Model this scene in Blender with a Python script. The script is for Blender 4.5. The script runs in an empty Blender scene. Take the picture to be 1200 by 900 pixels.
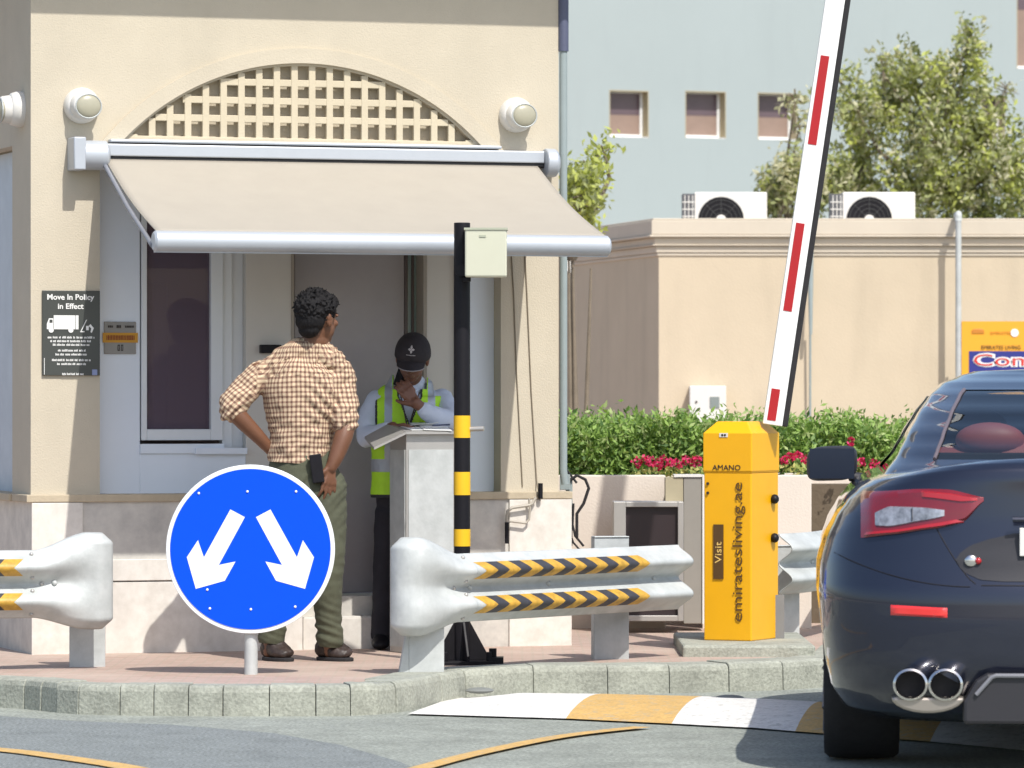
import bpy, bmesh, math, random
from mathutils import Vector, Matrix, noise, Euler
R = math.radians
sc = bpy.context.scene
COL = sc.collection

# ---------------------------------------------------------------- camera, sky, sun, exposure
F = 5500.0            # focal length of the photograph in its own pixels (1200 wide)
CH = 1.35             # camera height above the road
cam_d = bpy.data.cameras.new('camera'); cam = bpy.data.objects.new('camera', cam_d); COL.objects.link(cam)
cam.location = (0, 0, CH); cam.rotation_euler = (R(90), 0, 0)
cam_d.sensor_width = 36; cam_d.lens = 36 * F / 1200; cam_d.shift_y = 20 / 1200
cam_d.clip_start = .5; cam_d.clip_end = 3000
cam_d.dof.use_dof = True; cam_d.dof.focus_distance = 21.6; cam_d.dof.aperture_fstop = 8
sc.camera = cam
SUND = Vector((-.355, .68, -1.0)).normalized()
w = bpy.data.worlds.new('World'); sc.world = w; w.use_nodes = True
nt = w.node_tree; nt.nodes.clear()
sky = nt.nodes.new('ShaderNodeTexSky'); sky.sky_type = 'NISHITA'; sky.sun_disc = False
sky.sun_elevation = math.asin(-SUND.z); sky.sun_rotation = math.atan2(-SUND.x, -SUND.y)
sky.dust_density = 2.0; sky.air_density = 1.0
bg = nt.nodes.new('ShaderNodeBackground'); bg.inputs[1].default_value = .15
wo = nt.nodes.new('ShaderNodeOutputWorld')
nt.links.new(sky.outputs[0], bg.inputs[0]); nt.links.new(bg.outputs[0], wo.inputs[0])
sd = bpy.data.lights.new('sun', 'SUN'); sun = bpy.data.objects.new('sun', sd); COL.objects.link(sun)
sd.energy = 3.9; sd.angle = R(.5); sd.color = (1.0, .97, .91)
sun.rotation_euler = SUND.to_track_quat('-Z', 'Y').to_euler(); sun.location = (10, -10, 30)
vs = sc.view_settings; vs.view_transform = 'Standard'; vs.look = 'None'; vs.gamma = 1; vs.exposure = .31
vs.use_curve_mapping = False
random.seed(7)

# ---------------------------------------------------------------- materials
def srgb(r, g, b):
    f = lambda c: ((c/255+.055)/1.055)**2.4 if c > 10.3 else c/255/12.92
    return (f(r), f(g), f(b))
MATS = {}
def mat(name, col, rough=.6, metal=0, var=.12, vscale=6, bump=0, bscale=80, coat=0, spec=.5, trans=0, col2=None, stain=0, speck=0, wear=None):
    if name in MATS: return MATS[name]
    m = bpy.data.materials.new(name); m.use_nodes = True; n = m.node_tree; b = n.nodes['Principled BSDF']
    MATS[name] = m; L = n.links
    b.inputs['Roughness'].default_value = rough; b.inputs['Metallic'].default_value = metal
    b.inputs['Coat Weight'].default_value = coat; b.inputs['Coat Roughness'].default_value = .04
    b.inputs['Specular IOR Level'].default_value = spec; b.inputs['Transmission Weight'].default_value = trans
    tc = n.nodes.new('ShaderNodeTexCoord')
    if var > 0:
        nz = n.nodes.new('ShaderNodeTexNoise'); nz.inputs['Scale'].default_value = vscale; nz.inputs['Detail'].default_value = 8
        nz.inputs['Roughness'].default_value = .65; L.new(tc.outputs['Object'], nz.inputs[0])
        mr = n.nodes.new('ShaderNodeMapRange'); mr.inputs[1].default_value = .3; mr.inputs[2].default_value = .7
        L.new(nz.outputs[0], mr.inputs[0])
        mx = n.nodes.new('ShaderNodeMix'); mx.data_type = 'RGBA'
        c2 = col2 or tuple(c*(1-var) for c in col)
        mx.inputs[6].default_value = (*col, 1); mx.inputs[7].default_value = (*c2, 1)
        L.new(mr.outputs[0], mx.inputs[0]); out = mx.outputs[2]
        if stain:
            ns = n.nodes.new('ShaderNodeTexNoise'); ns.inputs['Scale'].default_value = 1.7; ns.inputs['Detail'].default_value = 10
            mp = n.nodes.new('ShaderNodeMapping'); mp.inputs['Scale'].default_value = (2.2, 2.2, .35)
            L.new(tc.outputs['Object'], mp.inputs[0]); L.new(mp.outputs[0], ns.inputs[0])
            m2 = n.nodes.new('ShaderNodeMapRange'); m2.inputs[1].default_value = .52; m2.inputs[2].default_value = .72
            m2.inputs[3].default_value = 0; m2.inputs[4].default_value = stain
            L.new(ns.outputs[0], m2.inputs[0])
            mz = n.nodes.new('ShaderNodeMix'); mz.data_type = 'RGBA'; mz.inputs[7].default_value = (*[c*.55 for c in col], 1)
            L.new(m2.outputs[0], mz.inputs[0]); L.new(out, mz.inputs[6]); out = mz.outputs[2]
        if speck:
            n3 = n.nodes.new('ShaderNodeTexNoise'); n3.inputs['Scale'].default_value = 75; n3.inputs['Detail'].default_value = 2; L.new(tc.outputs['Object'], n3.inputs[0])
            m3 = n.nodes.new('ShaderNodeMapRange'); m3.inputs[1].default_value = .35; m3.inputs[2].default_value = .65; m3.inputs[3].default_value = 1-speck; m3.inputs[4].default_value = 1+speck; L.new(n3.outputs[0], m3.inputs[0])
            x3 = n.nodes.new('ShaderNodeMix'); x3.data_type = 'RGBA'; x3.blend_type = 'MULTIPLY'; x3.inputs[0].default_value = 1; L.new(out, x3.inputs[6]); L.new(m3.outputs[0], x3.inputs[7]); out = x3.outputs[2]
        if wear:
            n4 = n.nodes.new('ShaderNodeTexNoise'); n4.inputs['Scale'].default_value = 22; n4.inputs['Detail'].default_value = 12; n4.inputs['Roughness'].default_value = .75; L.new(tc.outputs['Object'], n4.inputs[0])
            m4 = n.nodes.new('ShaderNodeMapRange'); m4.inputs[1].default_value = .53; m4.inputs[2].default_value = .60; m4.inputs[4].default_value = .75; L.new(n4.outputs[0], m4.inputs[0])
            x4 = n.nodes.new('ShaderNodeMix'); x4.data_type = 'RGBA'; L.new(m4.outputs[0], x4.inputs[0]); L.new(out, x4.inputs[6]); x4.inputs[7].default_value = (*wear, 1); out = x4.outputs[2]
        L.new(out, b.inputs['Base Color'])
        rr = n.nodes.new('ShaderNodeMapRange'); rr.inputs[3].default_value = max(.02, rough-.07); rr.inputs[4].default_value = min(1, rough+.09)
        L.new(nz.outputs[0], rr.inputs[0]); L.new(rr.outputs[0], b.inputs['Roughness'])
    else: b.inputs['Base Color'].default_value = (*col, 1)
    if bump:
        nb = n.nodes.new('ShaderNodeTexNoise'); nb.inputs['Scale'].default_value = bscale; nb.inputs['Detail'].default_value = 5
        L.new(tc.outputs['Object'], nb.inputs[0])
        bp = n.nodes.new('ShaderNodeBump'); bp.inputs['Strength'].default_value = bump; bp.inputs['Distance'].default_value = .006
        L.new(nb.outputs[0], bp.inputs['Height']); L.new(bp.outputs[0], b.inputs['Normal'])
    return m

cream = mat('cream_render', (.54, .48, .375), .9, var=.09, vscale=3, bump=.35, bscale=120, stain=.10)
creambar = mat('cream_lattice', (.55, .48, .35), .85, var=.08, bump=.2)
beige = mat('beige_render', (.575, .48, .35), .9, var=.10, vscale=1.2, bump=.3, bscale=60, stain=.22)
beigetrim = mat('beige_trim', (.58, .51, .41), .9, var=.08, vscale=2, bump=.2, stain=.12)
bluewall = mat('pale_blue_render', (.335, .38, .378), .9, var=.05, vscale=.4, bump=.2, bscale=40, stain=.06)
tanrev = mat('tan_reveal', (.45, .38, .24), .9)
whitep = mat('shade_tinted_white_panel', (.76, .82, .90), .5, var=.05, vscale=2, stain=.05)  # white paint tinted blue to imitate the cool shade under the awning
warmw = mat('warm_white_panel', (.62, .59, .54), .6, var=.06, vscale=2, stain=.06)
frame = mat('white_aluminium', (.72, .75, .77), .35, var=.04)
marble = mat('pale_marble', (.62, .59, .53), .35, var=.28, vscale=9, col2=(.42, .40, .37), stain=.1)
marblew = mat('sunlit_white_marble', (.74, .70, .64), .4, var=.2, vscale=14, col2=(.58, .54, .48), stain=.18)  # paler marble copy, standing in for sunlit stone beside the awning's shadow
ledge = mat('sandstone_ledge', (.50, .42, .30), .8, var=.2, vscale=12, bump=.3)
doorm = mat('grey_brown_door', (.38, .35, .355), .4, var=.15, vscale=2)
dark = mat('dark_interior', (.035, .032, .035), .8)
metalw = mat('galvanised_steel', (.54, .56, .55), .55, metal=.1, var=.2, vscale=9, col2=(.40, .42, .41), bump=.25, bscale=30, stain=.5)
steel = mat('brushed_steel', (.50, .48, .45), .38, metal=.5, var=.15, vscale=5, stain=.15)
awnm = mat('awning_canvas', (.37, .335, .28), .9, var=.05, vscale=5, bump=.25, bscale=400, stain=.06)
alu = mat('pale_aluminium', (.46, .49, .53), .4, metal=.25, var=.06, vscale=10)
plast = mat('white_plastic', (.68, .66, .62), .45, var=.06)
lens = mat('frosted_lens', (.38, .36, .27), .3, var=.1, vscale=20)
black = mat('black_paint', (.010, .009, .012), .5, spec=.25, var=.3, vscale=20)
rubber = mat('black_rubber', (.02, .019, .021), .85, var=.25, vscale=20, bump=.2)
yellow = mat('yellow_paint', (.80, .47, .01), .45, var=.08, vscale=15)
amber = mat('amber_paint', (.80, .40, .004), .38, var=.05, vscale=8, stain=.06)
ambertrim = mat('amber_paint_edge', (.62, .30, .004), .4)
signblue = mat('reflective_blue', (.002, .075, .75), .45, spec=.12, stain=.12, var=.05, vscale=5)
signwhite = mat('reflective_white', (.78, .80, .80), .35, var=.04)
white = mat('white_paint', (.80, .80, .78), .4, var=.05)
red = mat('red_paint', (.40, .008, .012), .4, var=.1, vscale=12)
slate = mat('slate_sign', (.055, .06, .055), .35, var=.1)
grey = mat('grey_plaque', (.30, .29, .27), .4)
orange = mat('orange_sticker', (.62, .30, .02), .5)
ink = mat('dark_ink', (.03, .02, .015), .6, var=0)
boxm = mat('beige_enclosure', (.55, .55, .43), .5, var=.05)
pipem = mat('grey_pipe', (.28, .33, .33), .5)
copper = mat('weathered_pipe', (.33, .29, .23), .6, var=.4, vscale=15)

# ---------------------------------------------------------------- mesh builder
WM = {}
class MB:
    def __init__(s, M=None): s.v = []; s.f = []; s.mi = []; s.M = M or Matrix.Identity(4); s.k = 0
    def add(s, verts, faces, k=None):
        o = len(s.v); s.v += [s.M @ Vector(p) for p in verts]
        for f in faces: s.f.append(tuple(i+o for i in f)); s.mi.append(s.k if k is None else k)
        return s
    def box(s, x0, x1, y0, y1, z0, z1, k=None):
        x0, x1 = sorted((x0, x1)); y0, y1 = sorted((y0, y1)); z0, z1 = sorted((z0, z1))
        v = [(x0,y0,z0),(x1,y0,z0),(x1,y1,z0),(x0,y1,z0),(x0,y0,z1),(x1,y0,z1),(x1,y1,z1),(x0,y1,z1)]
        return s.add(v, [(0,3,2,1),(4,5,6,7),(0,1,5,4),(1,2,6,5),(2,3,7,6),(3,0,4,7)], k)
    def tube(s, pts, r, n=12, cap=True, k=None):
        pts = [Vector(p) for p in pts]; m = len(pts)
        rs = r if isinstance(r, (list, tuple)) else [r]*m
        vs = []; up = None
        for i, p in enumerate(pts):
            d = (pts[min(i+1, m-1)] - pts[max(i-1, 0)]).normalized()
            if up is None:
                up = Vector((0,0,1)) if abs(d.z) < .9 else Vector((1,0,0))
            a = d.cross(up); a.normalize(); b = a.cross(d).normalized(); up = b
            for j in range(n):
                t = 2*math.pi*j/n; vs.append(p + (a*math.cos(t) + b*math.sin(t))*rs[i])
        fs = [(i*n+j, i*n+(j+1)%n, (i+1)*n+(j+1)%n, (i+1)*n+j) for i in range(m-1) for j in range(n)]
        if cap: fs += [tuple(range(n))[::-1], tuple((m-1)*n+j for j in range(n))]
        return s.add(vs, fs, k)
    def prism(s, poly, a, b, axis='y', k=None):   # polygon in the plane across the axis
        P = {'y': lambda p, t: (p[0], t, p[1]), 'z': lambda p, t: (p[0], p[1], t), 'x': lambda p, t: (t, p[0], p[1])}[axis]
        n = len(poly); v = [P(p, a) for p in poly] + [P(p, b) for p in poly]
        return s.add(v, [tuple(range(n)), tuple(range(2*n-1, n-1, -1))] + [(i, i+n, (i+1)%n+n, (i+1)%n) for i in range(n)], k)
    def grid(s, P, nu, nv, k=None, closeu=False):
        v = [P(i/nu, j/nv) for i in range(nu + (0 if closeu else 1)) for j in range(nv+1)]
        N = nu if closeu else nu+1
        f = []; ks = []
        o = len(s.v); s.v += [s.M @ Vector(p) for p in v]
        for i in range(nu):
            for j in range(nv):
                a = i*(nv+1)+j; b = ((i+1) % N)*(nv+1)+j
                s.f.append((o+a, o+b, o+b+1, o+a+1)); s.mi.append((k(i, j) if callable(k) else (s.k if k is None else k)))
        return s
    def sphere(s, c, r, nu=16, nv=10, k=None):
        r = r if isinstance(r, (tuple, list)) else (r, r, r)
        def P(u, v):
            a = 2*math.pi*u; b = math.pi*(v-.5)*.998
            return (c[0]+r[0]*math.cos(a)*math.cos(b), c[1]+r[1]*math.sin(a)*math.cos(b), c[2]+r[2]*math.sin(b))
        return s.grid(P, nu, nv, k, True)
    def build(s, name, mats, parent=None, loc=None, smooth=False, bevel=0, weld=True, autosm=True, segs=2):
        me = bpy.data.meshes.new(name)
        if parent is not None: IM = WM[parent.name].inverted(); vs = [IM @ v for v in s.v]
        elif loc is not None: l = Vector(loc); vs = [v - l for v in s.v]
        else: vs = s.v
        me.from_pydata([tuple(v) for v in vs], [], s.f)
        for m in (mats if isinstance(mats, (list, tuple)) else [mats]): me.materials.append(m)
        me.polygons.foreach_set('material_index', s.mi)
        bm = bmesh.new(); bm.from_mesh(me)
        if weld and len(s.v) < 60000: bmesh.ops.remove_doubles(bm, verts=bm.verts, dist=1e-5)
        if weld: bmesh.ops.recalc_face_normals(bm, faces=bm.faces)
        bm.to_mesh(me); bm.free()
        o = bpy.data.objects.new(name, me); COL.objects.link(o)
        if parent is not None: o.parent = parent
        if loc is not None: o.location = loc
        WM[o.name] = WM[parent.name].copy() if parent is not None else Matrix.Translation(loc or (0,0,0))
        if smooth:
            me.polygons.foreach_set('use_smooth', [True]*len(me.polygons))
            if autosm: me.set_sharp_from_angle(angle=R(38))
        if bevel:
            b = o.modifiers.new('bevel', 'BEVEL'); b.width = bevel; b.segments = segs; b.limit_method = 'ANGLE'; b.angle_limit = R(40)
        return o
def empty(name, loc, rz=0):
    o = bpy.data.objects.new(name, None); COL.objects.link(o); o.location = loc; o.rotation_euler = (0, 0, rz); o.empty_display_size = .2
    WM[o.name] = Matrix.Translation(loc) @ Matrix.Rotation(rz, 4, 'Z'); return o
def tag(o, label, cat, group=None):
    o['label'] = label; o['category'] = cat
    if group: o['group'] = group
    return o
def structure(o): o['kind'] = 'structure'; return o
def clone(o, M):                                   # copy a thing with its parts and sub-parts
    def rec(a, par):
        c = a.copy(); COL.objects.link(c)
        if par: c.parent = par
        for ch in a.children: rec(ch, c)
        return c
    kids = rec(o, None); kids.matrix_world = M; WM[kids.name] = M.copy(); return kids
def at(px, py, Y): return Vector(((px-600)/F*Y, Y, CH+(470-py)/F*Y))   # a photo pixel at distance Y as a point
def gnd(px, py, z=0): Y = (CH-z)*F/(py-470); return Vector(((px-600)/F*Y, Y, z))
def lettering(name, body, wd, ht, M, m, parent, ext=.0012, bold=0):
    cu = bpy.data.curves.new('t', 'FONT'); cu.body = body; cu.align_x = 'CENTER'; cu.align_y = 'CENTER'; cu.extrude = .01; cu.offset = bold; cu.resolution_u = 3
    ob = bpy.data.objects.new('t', cu); COL.objects.link(ob)
    dg = bpy.context.evaluated_depsgraph_get(); me = bpy.data.meshes.new_from_object(ob.evaluated_get(dg)); bpy.data.objects.remove(ob)
    xs = [v.co.x for v in me.vertices]; ys = [v.co.y for v in me.vertices]
    cx, cy = (min(xs)+max(xs))/2, (min(ys)+max(ys))/2; sx = wd/(max(xs)-min(xs)); sy = ht/(max(ys)-min(ys))
    IM = WM[parent.name].inverted()
    for v in me.vertices:       # text plane x right, z up, facing -y of M
        p = Vector(((v.co.x-cx)*sx, -ext if v.co.z > 0 else .0005, (v.co.y-cy)*sy)); v.co = IM @ (M @ p)
    me.materials.clear(); me.materials.append(m); me.name = name
    o = bpy.data.objects.new(name, me); COL.objects.link(o); o.parent = parent; return o
def evalmesh(o):
    dg = bpy.context.evaluated_depsgraph_get(); dg.update(); me = bpy.data.meshes.new_from_object(o.evaluated_get(dg)); return me
# ================================================================ GROUND
road_m = mat('worn_concrete_road', (.30, .32, .28), .85, speck=.28, var=.3, vscale=2.5, bump=.4, bscale=150, stain=.4)
asph = mat('grey_asphalt', (.215, .235, .23), .85, speck=.4, var=.2, vscale=5, bump=.6, bscale=200, stain=.4)
kerb_m = mat('kerb_concrete', (.37, .38, .32), .85, var=.3, vscale=7, bump=.7, bscale=70, stain=.6, speck=.15)
far_m = mat('sandy_ground', (.42, .37, .29), .9, var=.2, vscale=.5)
paintw = mat('road_paint_white', (.74, .72, .68), .7, wear=(.45,.44,.40), speck=.08, var=.14, vscale=10, bump=.3, bscale=150)
painty = mat('road_paint_yellow', (.62, .39, .13), .7, wear=(.40,.34,.24), speck=.12, var=.2, vscale=12, bump=.3, bscale=150)
def paver_mat():
    m = mat('red_paving_bricks', (.40, .25, .20), .85, var=0, bump=.4, bscale=100); n = m.node_tree; L = n.links
    tc = n.nodes.new('ShaderNodeTexCoord'); br = n.nodes.new('ShaderNodeTexBrick'); br.inputs['Scale'].default_value = 5
    br.inputs['Color1'].default_value = (.44, .32, .27, 1); br.inputs['Color2'].default_value = (.38, .26, .21, 1); br.inputs['Mortar'].default_value = (.34, .28, .22, 1)
    br.inputs['Mortar Size'].default_value = .03
    L.new(tc.outputs['Object'], br.inputs[0])
    nz = n.nodes.new('ShaderNodeTexNoise'); nz.inputs['Scale'].default_value = 1.5; nz.inputs['Detail'].default_value = 8; L.new(tc.outputs['Object'], nz.inputs[0])
    mr = n.nodes.new('ShaderNodeMapRange'); mr.inputs[1].default_value = .45; mr.inputs[2].default_value = .7; mr.inputs[4].default_value = .5; L.new(nz.outputs[0], mr.inputs[0])
    mx = n.nodes.new('ShaderNodeMix'); mx.data_type = 'RGBA'; mx.inputs[7].default_value = (.50, .41, .34, 1)
    L.new(mr.outputs[0], mx.inputs[0]); L.new(br.outputs[0], mx.inputs[6]); L.new(mx.outputs[2], n.nodes['Principled BSDF'].inputs['Base Color'])
    return m
paver = paver_mat()
g = MB(); g.add([(-900,-300,-.012),(900,-300,-.012),(900,2500,-.012),(-900,2500,-.012)], [(0,1,2,3)]); structure(g.build('ground', far_m))
g = MB(); g.add([(-40,-20,-.004),(40,-20,-.004),(40,80,-.004),(-40,80,-.004)], [(0,1,2,3)]); structure(g.build('road', road_m))
# darker asphalt lane in the lower left of the frame
pl = [gnd(*p, 0) for p in ((-300,838),(0,839),(90,845),(200,849),(320,859),(400,873),(470,893),(540,930),(640,1050))] + [Vector((.1, 8, 0)), Vector((-14, 8, 0)), Vector((-14, 21, 0))]
g = MB(); g.add(pl, [tuple(range(len(pl)))]); structure(g.build('asphalt_lane', asph))

kpx = [(-.9e1, 22.4), (-4.5, 21.4), (-3.0, 20.95)]
kp = [Vector((a, b, 0)) for a, b in kpx] + [gnd(*p) for p in ((0,828),(90,836),(230,838),(380,838),(440,836.5),(490,830),(530,821),(590,814.5),(700,813),(850,810),(945,806))] + [Vector((1.62, 22.5, 0)), Vector((1.75, 23.2, 0)), Vector((2.0, 26, 0)), Vector((2.9, 40, 0)), Vector((4.5, 60, 0))]
def catmull(P, step=.02):
    out = []
    for i in range(len(P)-1):
        p0 = P[max(i-1, 0)]; p1 = P[i]; p2 = P[i+1]; p3 = P[min(i+2, len(P)-1)]
        n = max(4, int((p2-p1).length/step))
        if n > 300: n = 300
        for k in range(n):
            t = k/n; out.append(.5*((2*p1)+(p2-p0)*t+(2*p0-5*p1+4*p2-p3)*t*t+(3*p1-p0-3*p2+p3)*t**3))
    out.append(P[-1]); return out
kc = catmull(kp)
# resample by length
def resample(P, d):
    out = [P[0]]; acc = 0
    for a, b in zip(P, P[1:]):
        seg = (b-a).length; 
        while acc + seg >= d:
            t = (d-acc)/seg; a = a.lerp(b, t); out.append(a.copy()); seg = (b-a).length; acc = 0
        acc += seg
    return out
kr = resample(kc, .05)
KW = .16; PZ = .12; KZ = .13
def nrm(i):
    d = (kr[min(i+1, len(kr)-1)] - kr[max(i-1, 0)]); d.normalize(); return Vector((-d.y, d.x, 0))
kb = MB(); i = 0; rnd = random.Random(3)
while i < len(kr)-4:
    ln = rnd.choice((3,3,4)) if kr[i].x < -.45 else rnd.choice((6,7,9))
    if kr[i].y > 24: ln = 12
    j = min(i+ln, len(kr)-1); gap = .0016
    w_ = KW if kr[i].x < -.5 else .24
    a0, b0 = kr[i], kr[j]; d = (b0-a0).normalized(); a, b = a0+d*gap, b0-d*gap
    na, nb = nrm(i), nrm(j); dz = rnd.uniform(-.004, .004); df = rnd.uniform(-.004, .004)
    prof = lambda p, n: [p+n*(df)+Vector((0,0,-.02)), p+n*(df+.004)+Vector((0,0,KZ-.03+dz)), p+n*(.012+df)+Vector((0,0,KZ-.008+dz)), p+n*(.03+df)+Vector((0,0,KZ+dz)), p+n*w_+Vector((0,0,KZ+dz)), p+n*w_+Vector((0,0,-.02))]
    va, vb = prof(a, na), prof(b, nb); kb.add(va+vb, [(q, q+1, q+7, q+6) for q in range(5)] + [(0,1,2,3,4,5)[::-1], (6,7,8,9,10,11), (5,0,6,11)])
    i = j
structure(kb.build('kerb', kerb_m, weld=False, bevel=.004))
# pavement and the mortar core under the kerb
inner = [kr[i]+nrm(i)*(.07) for i in range(0, len(kr), 3)]
g = MB()
top = [Vector((p.x, p.y, PZ)) for p in inner] + [Vector((4.5, 70, PZ)), Vector((-30, 70, PZ)), Vector((-30, 24, PZ))]
g.add(top, [tuple(range(len(top)))]); n0 = len(inner)
low = [Vector((p.x, p.y, -.05)) for p in inner]
g.add(top[:n0]+low, [(q, q+n0, q+1+n0, q+1) for q in range(n0-1)])
structure(g.build('pavement', paver))

# painted speed hump
fr = [gnd(*p) for p in ((478,837.5),(663,843),(787,849),(884,854),(932,858),(1090,870),(1300,890))]
bk = [gnd(*p) for p in ((534,817),(717,818),(834,820),(898,822.5),(968,826),(1130,835),(1350,848))]
g = MB()
for q in range(6):
    nd = 8
    for t in range(6):
        for u in range(nd):
            def P(a, b, q=q):
                f_ = fr[q].lerp(fr[q+1], a); b_ = bk[q].lerp(bk[q+1], a); p = f_.lerp(b_, b); p.z = .004 + .05*math.sin(math.pi*b)**.8 * min(1, (q+a)/.5); return p
            a0, a1, b0, b1 = t/6, (t+1)/6, u/nd, (u+1)/nd
            g.add([P(a0,b0),P(a1,b0),P(a1,b1),P(a0,b1)], [(0,1,2,3)], [0,1,0,0,1,0][q])
hump = structure(g.build('speed_hump', [paintw, painty], smooth=True))
for k_, (px, py) in enumerate(((562, 820), (855, 829))):
    c = gnd(px, py); sdm = MB(); sdm.sphere((c.x, c.y, .042), (.065, .07, .014), 20, 8)
    tag(sdm.build('road_stud', mat('stud_grey', (.16, .17, .16), .6), loc=(c.x, c.y, .03), smooth=True) if False else sdm.build('drain_cover', mat('stud_grey', (.20, .21, .20), .7), loc=(c.x, c.y, .03), smooth=True),
        ['worn grey oval cover on the white left end of the painted speed hump', 'worn grey oval cover on the white stripe before the yellow barrier cabinet'][k_], 'cover', 'oval covers on the speed hump')
# yellow lane lines
def line(pts, wd, name):
    c = resample(catmull([gnd(*p) for p in pts], .05), .08); g = MB()
    for i in range(len(c)-1):
        def n_(k):
            d = c[min(k+1, len(c)-1)]-c[max(k-1, 0)]; d.normalize(); return Vector((-d.y, d.x, 0))
        a, b = n_(i)*wd/2, n_(i+1)*wd/2; z = Vector((0,0,.006))
        g.add([c[i]-a+z, c[i+1]-b+z, c[i+1]+b+z, c[i]+a+z], [(0,1,2,3)])
    structure(g.build(name, painty))
line(((-160,868),(0,880),(80,890),(160,903),(240,925)), .115, 'lane_line_left')
line(((400,925),(480,905),(560,884),(660,864),(760,852.5)), .085, 'lane_line_centre')
# ================================================================ GUARDHOUSE
TH = R(18.3); A = Vector((-2.338, 22.8, 0)); GM = Matrix.Translation((A.x, A.y, 0)) @ Matrix.Rotation(TH, 4, 'Z')
cT, sT = math.cos(TH), math.sin(TH)
def gs(px, v=0): k = (px-600)/F; return (k*(A.y+cT*v)-A.x+sT*v)/(cT-k*sT)
def gz(py, px, v=0): s_ = gs(px, v); return CH+(470-py)/F*(A.y+sT*s_+cT*v)
H = empty('guardhouse', (A.x, A.y, PZ), TH)
tag(H, 'cream guardhouse with a lattice arch, marble base and sliding window under the awning', 'guardhouse')
SL, SR = gs(117), gs(587); SW = 2.71; ZN = 2.50; V0 = .14; BZ = .86
def gb(): return MB(GM)
m = gb()
m.box(0, SL, 0, .30, BZ, ZN); m.box(SR, SW, 0, .30, BZ, ZN)
# upper wall with the arch opening
za = gz(165, 345); ac = gs(353); rad = .28*F/F; 
aw = (gs(557)-gs(150))/2; ac = (gs(557)+gs(150))/2; rise = gz(77, 345)-za; rr = (aw*aw+rise*rise)/(2*rise); zc = za+rise-rr
arch = lambda s_: zc+math.sqrt(max(rr*rr-(s_-ac)**2, 0))
ZT = 3.96; m.box(0, SW, 0, .30, ZN, za)
m.box(0, ac-aw, 0, .30, za, ZT); m.box(ac+aw, SW, 0, .30, za, ZT)
N = 48
for i in range(N):
    a, b = ac-aw+2*aw*i/N, ac-aw+2*aw*(i+1)/N
    m.add([(a,0,arch(a)),(b,0,arch(b)),(b,0,ZT),(a,0,ZT)], [(0,1,2,3)])
    m.add([(a,0,arch(a)),(b,0,arch(b)),(b,.06,arch(b)),(a,.06,arch(a))], [(3,2,1,0)])
m.box(ac-aw-.02, ac+aw+.02, .06, .30, za-.02, ZT)
# side and rear walls
m.box(0, .24, .30, .42, BZ, ZT); m.box(.10, .24, .42, 3.6, BZ, gz(172, 8, .5)); m.box(0, .24, .42, 3.6, gz(172, 8, .5), ZT)
m.box(SW-.2, SW, .30, 3.6, BZ, ZT); m.box(.24, SW-.2, 3.4, 3.6, BZ, ZT)
wl = m.build('wall', cream, H, weld=False)
# raised band round the arch
m = gb(); bw = .085
pts = []
for i in range(61):
    a = -1.0 + 2*i/60; th = math.asin(min(1, (aw)/rr))*a*1.14
    pts.append((ac+math.sin(th)*(rr+.012), zc+math.cos(th)*(rr+.012), ac+math.sin(th)*(rr+bw), zc+math.cos(th)*(rr+bw)))
pts = [p for p in pts if p[3] > za-.06]
for p, q in zip(pts, pts[1:]):
    m.add([(p[0],-.022,max(p[1], za-.03)),(q[0],-.022,max(q[1], za-.03)),(q[2],-.022,q[3]),(p[2],-.022,p[3]), (p[0],.01,max(p[1], za-.03)),(q[0],.01,max(q[1], za-.03)),(q[2],.01,q[3]),(p[2],.01,p[3])], [(0,1,2,3),(3,2,6,7),(1,0,4,5)])
m.build('arch_band', cream, H)
# lattice
m = gb(); pt = .0905; bwid = .034
k = 0; s_ = ac-int(aw/pt)*pt-pt/2
while s_ < ac+aw:
    if abs(s_-ac) < aw-.03:
        m.box(s_-bwid/2, s_+bwid/2, .004, .030, za, min(arch(s_-bwid/2), arch(s_+bwid/2))+.004)
    s_ += pt
for r_ in range(5):
    z = za+.03+pt*r_*1.0+.045-.0
    if r_ == 0: m.box(ac-aw, ac+aw, .002, .030, za-.002, za+.012)
    z0, z1 = z+.012, z+.012+bwid
    if z1 > za+rise-.01: break
    hw = math.sqrt(rr*rr-(z1-zc)**2); m.box(ac-hw, ac+hw, .0065, .0285, z0, z1)
m.build('lattice', creambar, H, weld=False, bevel=.003)
# eave slab
m = gb(); m.box(-.5, SW+.5, -.555, 4.1, ZT, ZT+.22); m.build('roof', cream, H, bevel=.01)
# ledge and marble base
DL, DR = gs(343, V0), gs(489, V0)
m = gb()
m.box(-.03, DL, -.045, .3, BZ-.002, BZ+.035); m.box(DR, SW+.06, -.045, .3, BZ-.002, BZ+.035); m.box(-.045, .1, .3, 3.6, BZ-.002, BZ+.035)
m.build('ledge', ledge, H, weld=False, bevel=.004)
m = gb(); m.box(.0, DL, -.03, .3, .10, BZ-.002); m.box(DR, SW+.05, -.03, .3, .10, BZ-.002); m.box(-.0, .2, .3, 3.6, .10, BZ-.002)
m.build('marble_base', marble, H, weld=False)
pz0, pz1 = gz(680, 160), gz(655, 160)
for bx in ((gs(121), DL, -.052, -.03, pz0, pz1), (gs(121), DL, -.045, -.03, .1, pz0-.006), (-.004, gs(95), -.042, -.03, .1, BZ-.004), (gs(594), SW+.056, -.042, -.03, .1, BZ-.004)):  # pillar slabs stop at the shadow edge, so sunlight is in their colour
    m = gb(); m.box(*bx); m.build('marble_slab', marblew, H, bevel=.003)

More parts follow.
